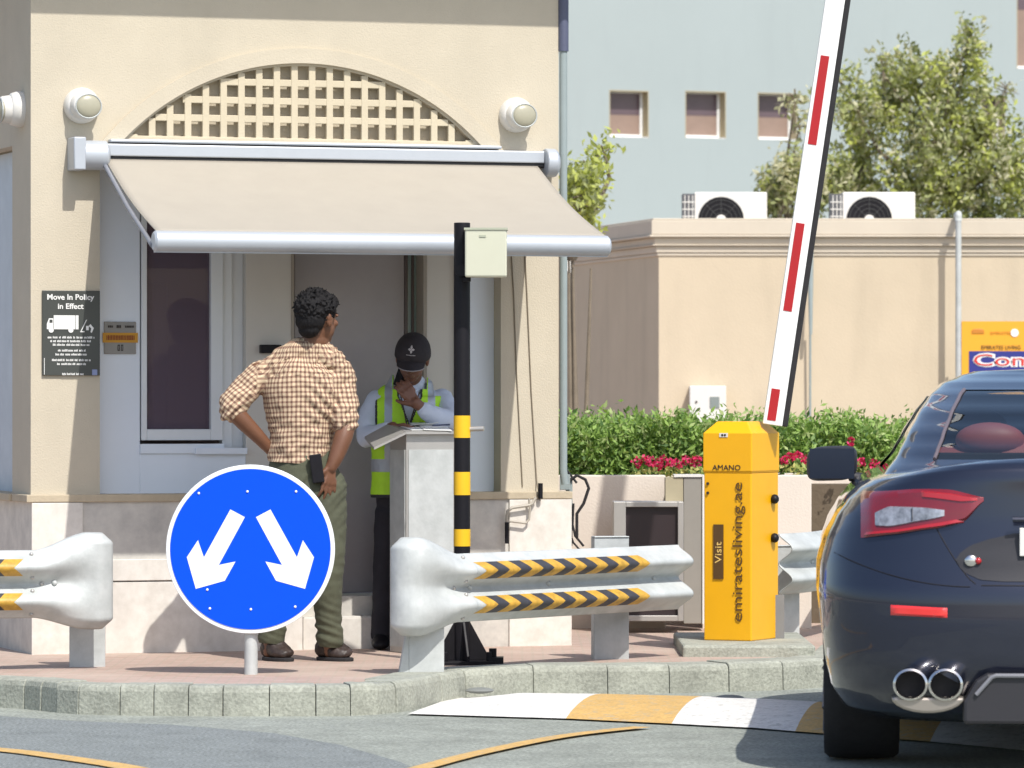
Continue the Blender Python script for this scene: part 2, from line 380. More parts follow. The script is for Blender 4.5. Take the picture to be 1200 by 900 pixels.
# niche back wall
m = gb()
z530 = gz(531, 225, V0)
wl0, wl1 = gs(164, V0), gs(288, V0)
m.box(SL, wl0, V0, V0+.1, BZ, ZN); m.box(wl0, wl1, V0, V0+.1, BZ, z530)
m.box(gs(500, V0), gs(532, V0), V0, V0+.1, BZ, ZN, 1); m.box(gs(533, V0), SR, V0-.03, V0+.1, BZ, ZN, 0)
m.box(wl1, gs(343, V0), V0+.0, V0+.1, BZ, ZN, 1)
m.box(SL, SR, V0+.1, V0+.18, 2.42, ZN, 0)
m.build('niche_panel', [whitep, warmw], H, weld=False, bevel=.003)
# window
m = gb(); f0, f1, f2, f3 = gs(166, V0), gs(173, V0), gs(248, V0), gs(262, V0); zt = 2.44
zb0, zb1 = gz(516, 215, V0), gz(503, 215, V0)
m.box(f0, f1, V0+.01, V0+.09, zb0, zt); m.box(f2, f3, V0+.01, V0+.09, zb0, zt); m.box(f1, f2, V0+.012, V0+.088, zb0, zb1); m.box(f0, f3, V0+.01, V0+.09, zt, ZN)
m.box(f3, gs(274, V0), V0+.03, V0+.10, z530, ZN)
m.box(gs(274, V0), wl1, V0+.05, V0+.11, z530, ZN)
wf = m.build('window', frame, H, weld=False, bevel=.004)
def glassmat(name, tint, refl=.12, rough=.02, ior=1.5, room_lift=0):
    m = bpy.data.materials.new(name); m.use_nodes = True; n = m.node_tree; n.nodes.clear(); L = n.links
    t = n.nodes.new('ShaderNodeBsdfTransparent'); t.inputs[0].default_value = (*tint, 1)
    gl = n.nodes.new('ShaderNodeBsdfGlossy'); gl.inputs['Roughness'].default_value = rough; gl.inputs[0].default_value = (.9,.9,.9,1)
    fr_ = n.nodes.new('ShaderNodeFresnel'); fr_.inputs[0].default_value = ior
    ad = n.nodes.new('ShaderNodeMath'); ad.operation = 'ADD'; ad.inputs[1].default_value = refl; L.new(fr_.outputs[0], ad.inputs[0]); ad.use_clamp = True
    mx = n.nodes.new('ShaderNodeMixShader'); L.new(ad.outputs[0], mx.inputs[0]); L.new(t.outputs[0], mx.inputs[1]); L.new(gl.outputs[0], mx.inputs[2])
    o = n.nodes.new('ShaderNodeOutputMaterial'); sh = mx.outputs[0]
    if room_lift:
        df = n.nodes.new('ShaderNodeBsdfDiffuse'); df.inputs[0].default_value = (.42, .33, .42, 1); m2 = n.nodes.new('ShaderNodeMixShader'); m2.inputs[0].default_value = room_lift  # mauve diffuse over the pane imitates light in the room behind
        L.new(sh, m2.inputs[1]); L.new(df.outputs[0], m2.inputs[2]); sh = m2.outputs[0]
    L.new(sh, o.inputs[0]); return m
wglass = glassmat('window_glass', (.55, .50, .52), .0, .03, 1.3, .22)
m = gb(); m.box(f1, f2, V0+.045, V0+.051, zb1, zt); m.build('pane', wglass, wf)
# sill strip, dark gap
m = gb(); m.box(gs(228, V0), gs(288, V0), V0-.03, V0+.02, gz(531, 255, V0)-.004, gz(525, 255, V0)); m.box(wl0, gs(262, V0), V0-.012, V0+.02, z530-.001, gz(520, 255, V0))
m.build('sill', whitep, H, weld=False)
# room behind
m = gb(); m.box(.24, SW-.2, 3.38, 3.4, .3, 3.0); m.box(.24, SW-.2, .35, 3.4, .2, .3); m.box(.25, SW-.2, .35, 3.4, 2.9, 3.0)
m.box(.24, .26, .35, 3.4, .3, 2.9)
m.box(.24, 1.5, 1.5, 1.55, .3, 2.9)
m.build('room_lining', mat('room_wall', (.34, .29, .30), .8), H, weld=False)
m = gb(); m.box(f1+.02, f1+.16, .9, 1.1, .3, 1.75); m.box(f1+.19, f1+.27, .8, .9, 1.2, 1.95); m.box(f1+.0, f1+.3, .7, 1.2, .3, 1.1)
m.build('filing_cabinet', mat('cabinet_grey', (.30, .30, .38), .5), H, weld=False, bevel=.01)
# door
VD = V0+.12; d0, d1 = gs(345, VD), gs(486, VD); dz = gz(694, 415, VD)
m = gb(); m.box(d0, gs(474, VD), VD, VD+.04, dz, ZN)
dr = m.build('door', doorm, H, bevel=.004)
m = gb(); m.box(gs(474, VD), gs(477.5, VD), VD-.006, VD+.05, dz, ZN); m.box(gs(482, VD), gs(484.5, VD), VD-.01, VD+.05, dz, ZN); m.build('door_edge', mat('bronze_aluminium', (.10, .075, .07), .4), dr, weld=False)
m = gb(); m.box(gs(477.5, VD), gs(482, VD), VD+.005, VD+.04, dz, ZN); m.box(gs(484.5, VD), gs(495, VD), VD+.0, VD+.04, dz, ZN); m.build('door_glass', mat('pale_glass', (.32, .42, .40), .15), dr, weld=False)
m = gb(); m.box(gs(496, V0), gs(500, V0), V0-.004, V0+.12, dz, ZN); m.box(gs(341, V0), gs(344.5, V0), V0-.004, V0+.12, dz, ZN); m.build('door_frame', mat('frame_dark_gap', (.34, .30, .25), .5), H, weld=False)
# steps
m = gb(); m.box(DL+.01, DR-.0, -.02, .4, .10, gz(722, 415, -.02)); m.box(DL+.01, DR-.01, .08, .4, .10, dz-.01)
m.build('step', marble, H, weld=False, bevel=.005)
m = gb(); m.box(DL+.008, DR+.02, -.024, -.016, .104, gz(724, 415, -.02)); m.build('step_riser', marblew, H, weld=False, bevel=.002)
# small card reader by the door
m = gb(); sx = gs(314, V0); m.box(sx-.045, sx+.06, V0-.04, V0, gz(414, 314, V0), gz(404, 314, V0)); 
tag(m.build('card_reader', black, loc=GM @ Vector((sx, V0, gz(414, 314, V0))), bevel=.004), 'small black reader on the wall behind the man in the checked shirt', 'card reader')
# side recess panel (blue-white door leaf on the shaded side)
m = gb(); m.box(.085, .10, .44, 1.4, BZ+.035, gz(172, 8, .5)-.01); m.build('side_panel', mat('pale_blue_door', (.50, .56, .62), .5), H)
m = gb(); ss = .075
for q in range(60): m.box(.074, .085, .60, 1.2, 1.0+q*.022, 1.0+q*.022+.010)

# ---- downpipe at the right edge
m = gb(); sx = SW+.025
m.tube([(sx, .0, 3.9), (sx, .0, 1.0), (sx+.01, .0, .93)], .020, 12)
dp = tag(m.build('downpipe', pipem, loc=GM @ Vector((sx, 0, .9)), smooth=True), 'slim grey downpipe on the right corner of the guardhouse', 'pipe')
m = gb(); m.tube([(sx, 0, 3.95), (sx, 0, gz(60, 653))], .027, 12); m.build('sleeve', mat('navy_sleeve', (.09, .10, .16), .5), dp, smooth=True)
# ---- bulkhead lamps
def lamp(label, M):
    e = empty('wall_lamp', M.translation); WM[e.name] = M.copy(); e.matrix_world = M
    tag(e, label, 'lamp', 'round bulkhead lamps on the guardhouse')
    b = MB(M); b.tube([(0,0,0),(0,-.025,0),(0,-.055,0),(0,-.062,0)], [.088,.088,.078,.068], 32); b.build('base', plast, e, smooth=True)
    b = MB(M); b.tube([(.0,-.06,-.002),(.0,-.10,-.004),(.0,-.11,-.004)], [.070,.066,.058], 32); 
    hood = b.build('hood', plast, e, smooth=True)
    b = MB(M); b.sphere((.012, -.106, -.008), (.062, .02, .056), 24, 12); b.build('lens', lens, e, smooth=True)
    b = MB(M); b.tube([(.064*math.cos(t*.2618)+.012, -.110, .058*math.sin(t*.2618)-.008) for t in range(25)], .004, 6, cap=False); b.build('rim', metalw, e, smooth=True)
    return e
lamp('round white bulkhead lamp above the left end of the awning', GM @ Matrix.Translation((gs(95), 0, gz(124, 95))))
lamp('round white bulkhead lamp above the right end of the awning', GM @ Matrix.Translation((gs(604), 0, gz(135, 604))))
lamp('white bulkhead lamp seen side on, on the shaded side wall at the left edge', GM @ Matrix.Translation((0, .20, gz(128, 20, .2))) @ Matrix.Rotation(R(-90), 4, 'Z'))
# ---- awning
AL, AR, PR = .348, 2.609, 1.10
AW = empty('awning', GM @ Vector((AL, 0, 2.5)), TH); tag(AW, 'extended beige fabric awning with a pale front bar over the guard window', 'awning')
zb, zf = 2.545, 2.095
fL, fR = gs(194, -PR), gs(714, -PR)
fL, fR = AL+.0, AR-.03
m = gb()
def fab(u, v):
    s_ = (AL+.005)+(AR-AL-.04)*u
    z = (zb-.015)+(zf+.045-(zb-.015))*v - .028*math.sin(math.pi*v) + .003*math.sin(u*37)*math.sin(math.pi*v)
    return (s_, -.06-(PR-.06)*v, z)
m.grid(fab, 60, 24)
o = m.build('canopy', awnm, AW, smooth=True); sm = o.modifiers.new('s', 'SOLIDIFY'); sm.thickness = .004
m = gb(); m.tube([(fL-.01, -PR, zf), (fL+.0, -PR, zf), (fR, -PR, zf), (fR+.01, -PR, zf)], [.04,.05,.05,.04], 24); m.box(fL, fR, -PR-.012, -PR+.03, zf-.052, zf-.02)
m.build('front_bar', alu, AW, smooth=True)
m = gb(); m.box(AL+.0, AR, -.085, 0, zb-.002, zb+.058); m.box(AL+.03, gs(583), -.075, 0, zb+.066, zb+.082); m.build('wall_rail', alu, AW, weld=False, bevel=.006)
m = gb(); m.tube([(AL+.01, -.06, zb-.012), (AR, -.06, zb-.012)], .014, 12); m.build('roller', mat('roller_dark', (.02,.02,.022), .5), AW, smooth=True)
for sx, sg in ((AL-.012, -1), (AR+.0, 1)):
    m = gb()
    m.tube([(sx-.10 if sg < 0 else sx, -.075, zb), (sx+.02 if sg < 0 else sx+.055, -.075, zb), (sx+.032 if sg < 0 else sx+.07, -.075, zb)], [.072,.072,.05], 24)
    if sg < 0: m.box(sx-.155, sx-.095, -.15, 0, zb-.075, zb+.085)
    m.build('end_cap', alu, AW, smooth=True, bevel=.006)
for sx in (AL-.005, AR-.04):     # folding side arm under the cloth
    m = gb(); m.tube([(sx, -.07, zb-.03), (sx, -.58, zb-.27), (sx, -PR+.03, zf-.02)], .012, 10)
    m.build('arm', mat('arm_grey', (.22,.23,.26), .4), AW, smooth=True)
# ---- notice board with truck
def flat(px, py, v): return GM @ Matrix.Translation((gs(px, v), v, gz(py, px, v)))
S0, S1 = gs(49), gs(116.5); Z0, Z1 = gz(440, 82), gz(340.5, 82); sc_ = (S1-S0)/67.5
B = empty('notice_board', GM @ Vector((S0, 0, Z0)), TH); tag(B, 'dark slate notice board with white lettering and a lorry picture on the left pillar', 'sign')
m = gb(); m.box(S0, S1, -.014, 0, Z0, Z1); m.build('board', slate, B, bevel=.002)
def onb(x, y): return GM @ Matrix.Translation((S0+(x-49)*sc_, -.0155, Z1-(y-340.5)*sc_))
lettering('lettering', 'Move In Policy', 55*sc_, 8.5*sc_, onb(82, 349), white, B, bold=.02)
lettering('lettering', 'in Effect', 30*sc_, 6.5*sc_, onb(82, 358.5), white, B, bold=.02)
m = MB(onb(49, 340.5)); q = sc_
def bq(x0, x1, y0, y1, k=None): m.box((x0-49)*q, (x1-49)*q, -.002, 0, -(y1-340.5)*q, -(y0-340.5)*q, k)
bq(62, 87, 369, 385); bq(87.6, 91, 369, 385); 
m.prism([((x-49)*q, -(y-340.5)*q) for x, y in ((54,385),(54,379),(56.5,372.5),(61.4,372.5),(61.4,385))], -.002, 0)
for cx in (59, 82):
    m.prism([((cx-49+3*math.cos(t*.524))*q, (-(386-340.5)+3*math.sin(t*.524))*q) for t in range(12)], -.003, 0)
# the load being moved: trolley and seated figure shapes
m.prism([((x-49)*q, -(y-340.5)*q) for x, y in ((93,388),(94,388),(101,374),(100,374))], -.002, 0); bq(93, 98, 387, 388.3); bq(100, 103, 381, 386)
m.prism([((x-49)*q, -(y-340.5)*q) for x, y in ((103,381),(105,379),(109,383.5),(106.5,389),(105,388),(106,384))], -.002, 0)
m.build('lorry_picture', white, B, weld=False)
m = MB(onb(49, 340.5)); bq(57, 60.5, 374, 377.5); m.box((57-49)*q,(60.5-49)*q,-.0035,-.0022,-(377.5-340.5)*q,-(374-340.5)*q); m.build('cab_window', slate, B, weld=False)
m = MB(onb(49, 340.5)); rn = random.Random(5)
for y, x0, x1 in ((394.5,55,110),(398.8,58,106),(403,61,104),(409.5,67,99),(414,64,101),(420.5,60,105),(425,66,100),(436.5,72,98)):
    x = x0
    while x < x1:
        wd = rn.uniform(2.2, 6.5); e_ = min(x+wd, x1)
        xx = x
        while xx < e_-.5:
            bq(xx, xx+.75, y-(1.5 if rn.random() < .35 else 1.0), y+1.0); xx += 1.15
        x = e_+1.1
bq(50.8, 51.4, 418, 437)
m.build('small_print', white, B, weld=False)
m = MB(onb(49, 340.5)); bq(107, 113, 431, 437.5); m.build('corner_emblem', mat('emblem_blue', (.25,.30,.5), .5), B)
# ---- grey plaque with orange sticker
pv = V0; p0, p1 = gs(121.5, pv), gs(159, pv); y0, y1 = gz(415, 140, pv), gz(377, 140, pv)
Pq = empty('wall_plaque', GM @ Vector((p0, pv, y0)), TH); tag(Pq, 'small grey plaque with an orange strip beside the window', 'plaque')
m = gb(); m.box(p0, p1, pv-.010, pv, y0, y1); m.build('plate', grey, Pq, bevel=.003)
m = gb(); m.box(p0-.008, p1+.008, pv-.013, pv-.010, gz(401.5, 140, pv), gz(390, 140, pv)); m.build('orange_strip', orange, Pq)
m = gb()
def dash(px0, px1, py0, py1, st):
    x = px0
    while x < px1:
        e_ = min(x+rn.uniform(.8, 1.6), px1); m.box(gs(x, pv), gs(e_, pv), pv-.0145, pv-.0125, gz(py1, 140, pv), gz(py0, 140, pv)); x = e_+.7
dash(124, 157, 393, 398.5, 1)
m.build('strip_print', mat('red_ink', (.25,.05,.01), .6), Pq, weld=False)
m = gb()
dash(126, 132, 381.5, 384, 1); dash(136, 141, 381, 384.5, 1); dash(146, 156, 381.5, 384, 1)
for x in (138.5, 142.5): 
    for a_, b_, c_, d_ in ((x-1.2, x+1.2, 404, 405), (x-1.2, x-.6, 404, 411), (x+.6, x+1.2, 404, 411), (x-1.2, x+1.2, 410, 411)): m.box(gs(a_, pv), gs(b_, pv), pv-.0125, pv-.0095, gz(d_, 140, pv), gz(c_, 140, pv))
m.build('plaque_print', ink, Pq, weld=False)
# ---- cables on the right pillar
m = gb()
a0, a1 = gs(601), gs(616)
m.tube([(a0-.01, -.004, 2.1), (a0+.003, -.004, 1.9), (a0+.018, -.004, 1.5), (gs(612), -.004, .92)], .0032, 8)
tag(m.build('cable', mat('brown_cable', (.22,.18,.13), .6), loc=GM @ Vector((a0, -.015, .92)), smooth=True), 'left of the two thin cables running down the right pillar', 'cable', 'cables on the right pillar')
m = gb()
m.tube([(a1-.006, -.004, 2.1), (a1+.005, -.004, 1.9), (a1+.028, -.004, 1.4), (gs(628.5), -.005, .95), (gs(628.5), -.06, .85)], .0034, 8)
cb = m.build('cable', mat('brown_cable', (.22,.18,.13), .6), loc=GM @ Vector((a1, -.015, .92)), smooth=True)
tag(cb, 'right of the two thin cables, ending in a black plug below the ledge', 'cable', 'cables on the right pillar')
m = gb(); sx = gs(628.5); m.tube([(sx, -.065, gz(566, 628)), (sx, -.065, gz(584, 628))], .012, 10); m.build('plug', black, cb, smooth=True)
m = gb(); v_ = -.07
cp = [(628,583),(624,590),(620,592),(600,595),(595,599),(594,604),(594,612)]
m.tube([(gs(x, v_), v_, gz(y, x, v_)) for x, y in cp], .008, 8)
m.tube([(gs(x, v_), v_, gz(y, x, v_)) for x, y in ((594,611),(600,611),(616,613),(620,609),(621,596),(620,584))], .006, 8)
hk = m.build('wall_conduit', mat('conduit_tan', (.40,.36,.30), .5), loc=GM @ Vector((gs(594), v_, .7)), smooth=True); tag(hk, 'bent cream conduit loop fixed to the marble base below the cables', 'conduit')
m = gb(); m.tube([(gs(594, v_), v_, gz(612, 594, v_)), (gs(594, v_), v_, gz(637, 594, v_))], .011, 8); m.build('plug', black, hk, smooth=True)
# ================================================================ BACKGROUND
def leafmat(name, c, rough=.6):
    m = bpy.data.materials.new(name); m.use_nodes = True; n = m.node_tree; b = n.nodes['Principled BSDF']
    b.inputs['Base Color'].default_value = (*c, 1); b.inputs['Roughness'].default_value = rough
    tr = n.nodes.new('ShaderNodeBsdfTranslucent'); tr.inputs[0].default_value = (c[0]*1.3, c[1]*1.3, c[2]*.8, 1)
    mx = n.nodes.new('ShaderNodeMixShader'); mx.inputs[0].default_value = .35; o = n.nodes['Material Output']
    n.links.new(b.outputs[0], mx.inputs[1]); n.links.new(tr.outputs[0], mx.inputs[2]); n.links.new(mx.outputs[0], o.inputs[0]); return m
def leaf(mb, c, s, rn, k, asp=.5, up=0):
    d = Vector((rn.gauss(0,1), rn.gauss(0,1), rn.gauss(0,1)+up)).normalized(); e = d.cross(Vector((rn.gauss(0,1), rn.gauss(0,1), rn.gauss(0,1)))).normalized()
    a = d*s; b = e*s*asp
    mb.v += [mb.M @ (c-a), mb.M @ (c-a*.1+b), mb.M @ (c+a), mb.M @ (c-a*.1-b)]; o = len(mb.v)-4; mb.f.append((o, o+1, o+2, o+3)); mb.mi.append(k)
olive = [leafmat('leaf_olive', (.36,.39,.17)), leafmat('leaf_dry', (.52,.50,.34)), leafmat('leaf_deep', (.17,.19,.08)), leafmat('leaf_bright', (.44,.48,.12))]
bark = mat('bark', (.22,.18,.13), .9, var=.3, bump=.5)
# ---- beige annexe building with cornice
YB = 40.0
c0 = at(772, 0, YB).x; Zt = CH+(214/F)*YB
an = empty('annexe_building', (c0, YB, PZ)); tag(an, 'low beige building with a moulded parapet behind the hedge', 'building')
lx, ly = -.88, 3.5     # direction of the shaded side wall
m = MB(); XR = 9
zc1 = CH+(470-285)/F*YB
foot = [(c0, YB), (XR, YB+.12), (XR, YB+7), (c0+lx, YB+7), (c0+lx, YB+ly*1.0)]
foot = [(c0, YB), (XR, YB+.1), (XR, YB+6), (c0-1.5, YB+6)]
m.prism(foot, PZ, zc1, 'z'); m.build('wall', beige, an)
def outset(d): return [(c0-d*1.05, YB-d), (XR, YB-d+.1), (XR, YB+6), (c0-1.5-d, YB+6)]
m = MB()
for z0_, z1_, d in ((300,296,.012),(296,288,.022),(288,286,.05),(286,278,.035),(278,275,.075),(275,258,.06)):
    m.prism(outset(d), CH+(470-z0_)/F*YB-(.001 if z0_ != 300 else 0), CH+(470-z1_)/F*YB-.003, 'z')
m.prism(outset(.05), CH+(470-258)/F*YB-.003, Zt+.0, 'z')
m.build('parapet', beigetrim, an, weld=False, bevel=.01)
# small fixture on the side wall
p = at(673, 315, 41.5); m = MB(); m.tube([(p.x-.07,p.y-.05,p.z+.05),(p.x-.07,p.y-.1,p.z-.05)], .05, 12); tag(m.build('side_light', plast, loc=p, smooth=True), 'small pale fitting high on the shaded side of the beige building', 'light fitting')
# AC units
def ac(px, label):
    p = at(px, 256, 42.5); M = Matrix.Translation((p.x, 42.5, Zt-.27)); e = empty('air_conditioner', M.translation); WM[e.name] = M.copy(); tag(e, label, 'air conditioner', 'air conditioners on the annexe roof')
    b = MB(M); b.box(-.27, .385, -.15, .15, .0, .60)
    sr = b.build('casing', plast, e, bevel=.012)
    b = MB(M); b.box(-.375, -.27, -.14, .15, .0, .585); b.build('coil', mat('coil_grey', (.10,.10,.11), .6), e)
    b = MB(M)
    for q in range(8): b.box(-.38, -.268, -.146, -.14, .05+q*.065, .06+q*.065)
    for q in range(3): b.box(-.36+q*.035, -.353+q*.035, -.150, -.146, .03, .57)
    b.build('coil_guard', plast, e, weld=False)
    b = MB(M); b.tube([(-.03,-.155,.35),(-.03,-.13,.35)], .205, 36); b.build('fan_opening', black, e, smooth=True)
    b = MB(M)
    for rr_ in (.06,.1,.14,.18,.205):
        b.tube([(-.03+rr_*math.cos(t*.2618), -.162, .35+rr_*math.sin(t*.2618)) for t in range(25)], .0022, 5, cap=False)
    for t in range(8): b.tube([(-.03,-.164,.35),(-.03+.2*math.cos(t*.785),-.164,.35+.2*math.sin(t*.785))], .0022, 5)
    b.build('fan_guard', mat('guard_grey', (.07,.07,.07), .5), e, smooth=True, weld=False)
    b = MB(M); b.tube([(-.03,-.158,.35),(-.03,-.172,.35)], .045, 20); b.build('fan_hub', plast, e, smooth=True)
ac(848, 'white air conditioner on the roof left of the barrier arm')
ac(1021, 'white air conditioner on the roof right of the barrier arm')
# pipes on the wall
m = MB(); x = at(1120.5, 0, YB).x; m.tube([(x, YB-.2, Zt+.02), (x, YB-.2, .2)], .026, 10); m.tube([(x+.05, YB-.21, CH+(470-395)/F*YB), (x+.05, YB-.21, .2)], .012, 8)
m.tube([(x, YB-.05, Zt+.02), (x, YB-.2, Zt+.03), (x, YB-.2, Zt-.03)], .03, 10)
tag(m.build('roof_drainpipe', metalw, loc=(x, YB-.2, .2), smooth=True), 'full height grey pipe on the beige wall left of the orange banner', 'pipe')
m = MB(); x = at(949, 0, YB).x; m.tube([(x, YB-.10, CH+(470-260)/F*YB), (x+.0, YB-.10, CH+(470-330)/F*YB), (x, YB-.12, CH+(470-392)/F*YB)], [.026,.024,.014], 10)
m.tube([(x, YB-.06, CH+(470-385)/F*YB), (x, YB-.03, .3)], .010, 8)
tag(m.build('wall_conduit', pipem, loc=(x, YB-.17, .3), smooth=True), 'pale conduit with a thin cable on the beige wall just right of the barrier arm', 'conduit')
# meter box
p0, p1 = at(809, 491, YB-.3), at(852, 452, YB-.3)
mb_ = empty('meter_box', (p0.x, YB-.3, p0.z)); tag(mb_, 'white meter box with a small grey screen on the beige wall above the hedge', 'meter box')
m = MB(); m.box(p0.x, p1.x, YB-.15, YB, p0.z-.1, p1.z); m.build('casing', plast, mb_, bevel=.008)
a, b = at(832, 478, YB-.15), at(843, 465, YB-.15); m = MB(); m.box(a.x, b.x, YB-.158, YB-.15, a.z, b.z); m.build('screen', mat('lcd', (.22,.25,.24), .3), mb_)
m = MB(); a = at(816, 471, YB-.15); m.tube([(a.x,YB-.158,a.z),(a.x,YB-.15,a.z)], .01, 10); m.build('lock', ink, mb_)
# orange banner
YQ = 38.5; a, b = at(1127, 478, YQ), at(1330, 376.5, YQ)
bn = empty('banner', (a.x, YQ, a.z)); tag(bn, 'orange banner with white and red lettering on a blue strip behind the car', 'banner')
m = MB(); m.box(a.x, b.x, YQ, YQ+.02, a.z, b.z); m.build('sheet', mat('banner_orange', (.80,.36,.02), .5, var=.04), bn)
a2, b2 = at(1135.5, 455, YQ), at(1322, 411.5, YQ); m = MB(); m.box(a2.x, b2.x, YQ-.004, YQ, a2.z, b2.z); m.build('blue_strip', mat('banner_blue', (.025,.03,.22), .5), bn)
T = lambda px, py, dy=-.006: Matrix.Translation(at(px, py, YQ)+Vector((0, dy, 0)))
lettering('lettering', 'Community', 172/F*YQ, 21/F*YQ, T(1226, 424), white, bn, bold=.07)
lettering('lettering', 'Community', 170/F*YQ, 18/F*YQ, T(1226, 424, -.010), mat('banner_red', (.62,.04,.03), .5), bn, bold=.0)
lettering('lettering', 'EMIRATES LIVING', 46/F*YQ, 4.5/F*YQ, T(1173, 407), ink, bn)
c = at(1189, 390, YQ); m = MB(); m.tube([(c.x,YQ-.006,c.z),(c.x,YQ-.001,c.z)], .033, 20); m.build('round_emblem', white, bn)
lettering('lettering', 'EMIRATES', 24/F*YQ, 3/F*YQ, T(1173, 390), mat('banner_faint', (.55,.20,.02), .5), bn)
a3 = at(1146, 389, YQ); m = MB(); m.box(a3.x-.05, a3.x+.05, YQ-.006, YQ, a3.z-.012, a3.z+.012); m.sphere((a3.x, YQ-.002, a3.z+.014), (.05, .004, .014), 14, 6); m.build('logo_block', mat('banner_faint', (.55,.20,.02), .5), bn)
# banner posts
for x_ in (at(1129.5, 0, YQ).x, b.x-.03):
    m = MB(); m.tube([(x_, YQ+.05, .1), (x_, YQ+.05, b.z)], .018, 10); m.build('post', pipem, bn, smooth=True)
# ---- pale blue building
YC = 75.0; TB = R(24); c = at(560, 0, YC); BM_ = Matrix.Translation((c.x, YC, 0)) @ Matrix.Rotation(TB, 4, 'Z')
bb = empty('villa', (c.x, YC, PZ), TB); WM[bb.name] = Matrix.Translation((c.x, YC, PZ)) @ Matrix.Rotation(TB, 4, 'Z')
tag(bb, 'tall pale blue building with three small square windows behind the annexe', 'building')
cB, sB = math.cos(TB), math.sin(TB)
def bs(px, v=0): k = (px-600)/F; return (k*(YC+cB*v)-c.x+sB*v)/(cB-k*sB)
def bzz(py, px): s_ = bs(px); return CH+(470-py)/F*(YC+sB*s_)
wins = [(714,760,106,161),(803,850.5,107,162),(888,934,109,164),(1150,1178,112,165),(1191.5,1240,-60,81)]
xs = [bs(400)] ; cols = []
for x0, x1, y0, y1 in wins: cols.append((bs(x0), bs(x1), bzz(y1, (x0+x1)/2), bzz(y0, (x0+x1)/2)))
m = MB(BM_); prev = bs(400); TOPZ = 11
for s0, s1, z0, z1 in cols:
    m.box(prev, s0, 0, .3, 0, TOPZ); m.box(s0, s1, 0, .3, 0, z0); m.box(s0, s1, 0, .3, z1, TOPZ); prev = s1
m.box(prev, bs(1600), 0, .3, 0, TOPZ); m.box(bs(400), bs(1600), .3, .5, 0, TOPZ)
m.build('wall', bluewall, bb, weld=False)
for i, (s0, s1, z0, z1) in enumerate(cols):
    m = MB(BM_); t = .045; d = .20; e = .012
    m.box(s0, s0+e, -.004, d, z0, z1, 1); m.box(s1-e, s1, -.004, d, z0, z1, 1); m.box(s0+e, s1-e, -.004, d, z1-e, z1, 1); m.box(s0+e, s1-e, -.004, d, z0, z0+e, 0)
    m.box(s0+e, s0+t*.7, d, d+.05, z0, z1); m.box(s1-t-e, s1-e, d, d+.05, z0, z1); m.box(s0+t*.7, s1-t-e, d, d+.05, z0+e, z0+t+e); m.box(s0+t*.7, s1-t-e, d, d+.05, z1-.03, z1)
    wo_ = m.build('window', [white, tanrev], bb, weld=False)
    m = MB(BM_); m.box(s0, s1, d+.02, d+.03, z0, z0+(z1-z0)*.5, 1); m.box(s0, s1, d+.015, d+.03, z0+(z1-z0)*.5, z1, 0)
    m.build('pane', [mat('mauve_glass', (.12,.085,.10), .2), mat('tan_blind', (.27,.19,.15), .6)], wo_, weld=False)
# ---- tree behind the annexe
def tree(name, label, base, trunk_top, clumps, nleaf, lsize, seed, zsc=1, spread=1, mats=olive, wts=(5,4,3,3)):
    rn = random.Random(seed); e = empty(name, base); tag(e, label, 'tree')
    m = MB(); b = Vector(base)
    ends = []
    for q in range(5):
        top = Vector(trunk_top)+Vector((rn.uniform(-.9,.9), rn.uniform(-.5,.5), rn.uniform(-.5,.5)))*spread
        mid = b.lerp(top, .5)+Vector((rn.uniform(-.2,.2), rn.uniform(-.2,.2), 0))*spread; m.tube([b+Vector((rn.uniform(-.1,.1),0,0))*spread, mid, top], [.10*max(spread,.3),.06*max(spread,.3),.03*max(spread,.3)], 8); ends.append(mid); ends.append(top)
    for c_, r_, _ in clumps:
        src = min(ends, key=lambda q: (q-Vector(c_)).length)
        tip = Vector(c_); md = src.lerp(tip, .6)+Vector((rn.uniform(-.15,.15),)*3); m.tube([src, md, tip], [.03,.018,.008], 6)
        for _q in range(5):
            d = Vector((rn.gauss(0,1), rn.gauss(0,1), rn.gauss(.4,1))).normalized(); m.tube([tip-d*.1, tip+Vector((d.x*r_[0], d.y*r_[1], d.z*r_[2]))*.9], [.009,.003], 4)
    m.build('trunk', bark, e, smooth=True, weld=False)
    L = MB(); tot = sum(c[2] for c in clumps)
    for c_, r_, wgt in clumps:
        k0 = rn.random()
        nn = int(nleaf*wgt/tot); twigs = []
        for _ in range(max(4, nn//26)):
            d = Vector((rn.gauss(0,1), rn.gauss(0,1), rn.gauss(0,1))).normalized()*(rn.random()**.45)
            twigs.append((Vector(c_)+Vector((d.x*r_[0], d.y*r_[1], d.z*r_[2])), Vector((rn.gauss(0,.4), rn.gauss(0,.4), rn.gauss(.7,.5))).normalized(), rn.choices(range(4), wts)[0]))
        for i in range(nn):
            tp, td, kk = twigs[i % len(twigs)]
            q = tp+td*rn.uniform(-.16,.2)+Vector((rn.gauss(0,.035), rn.gauss(0,.035), rn.gauss(0,.035)))
            leaf(L, q, lsize*rn.uniform(.6,1.3), rn, kk if rn.random() < .6 else rn.choices(range(4), wts)[0], .42)
    L.build('crown', mats, e, weld=False); return e
YT = 48.0
def cl(px, py, rx, rz, wgt=1, ry=None, Y=YT): p = at(px, py, Y); k = Y/F; return ((p.x, Y+random.uniform(-.4,.4), p.z), (rx*k, (ry or rx)*k, rz*k), wgt*rx*rz/900)
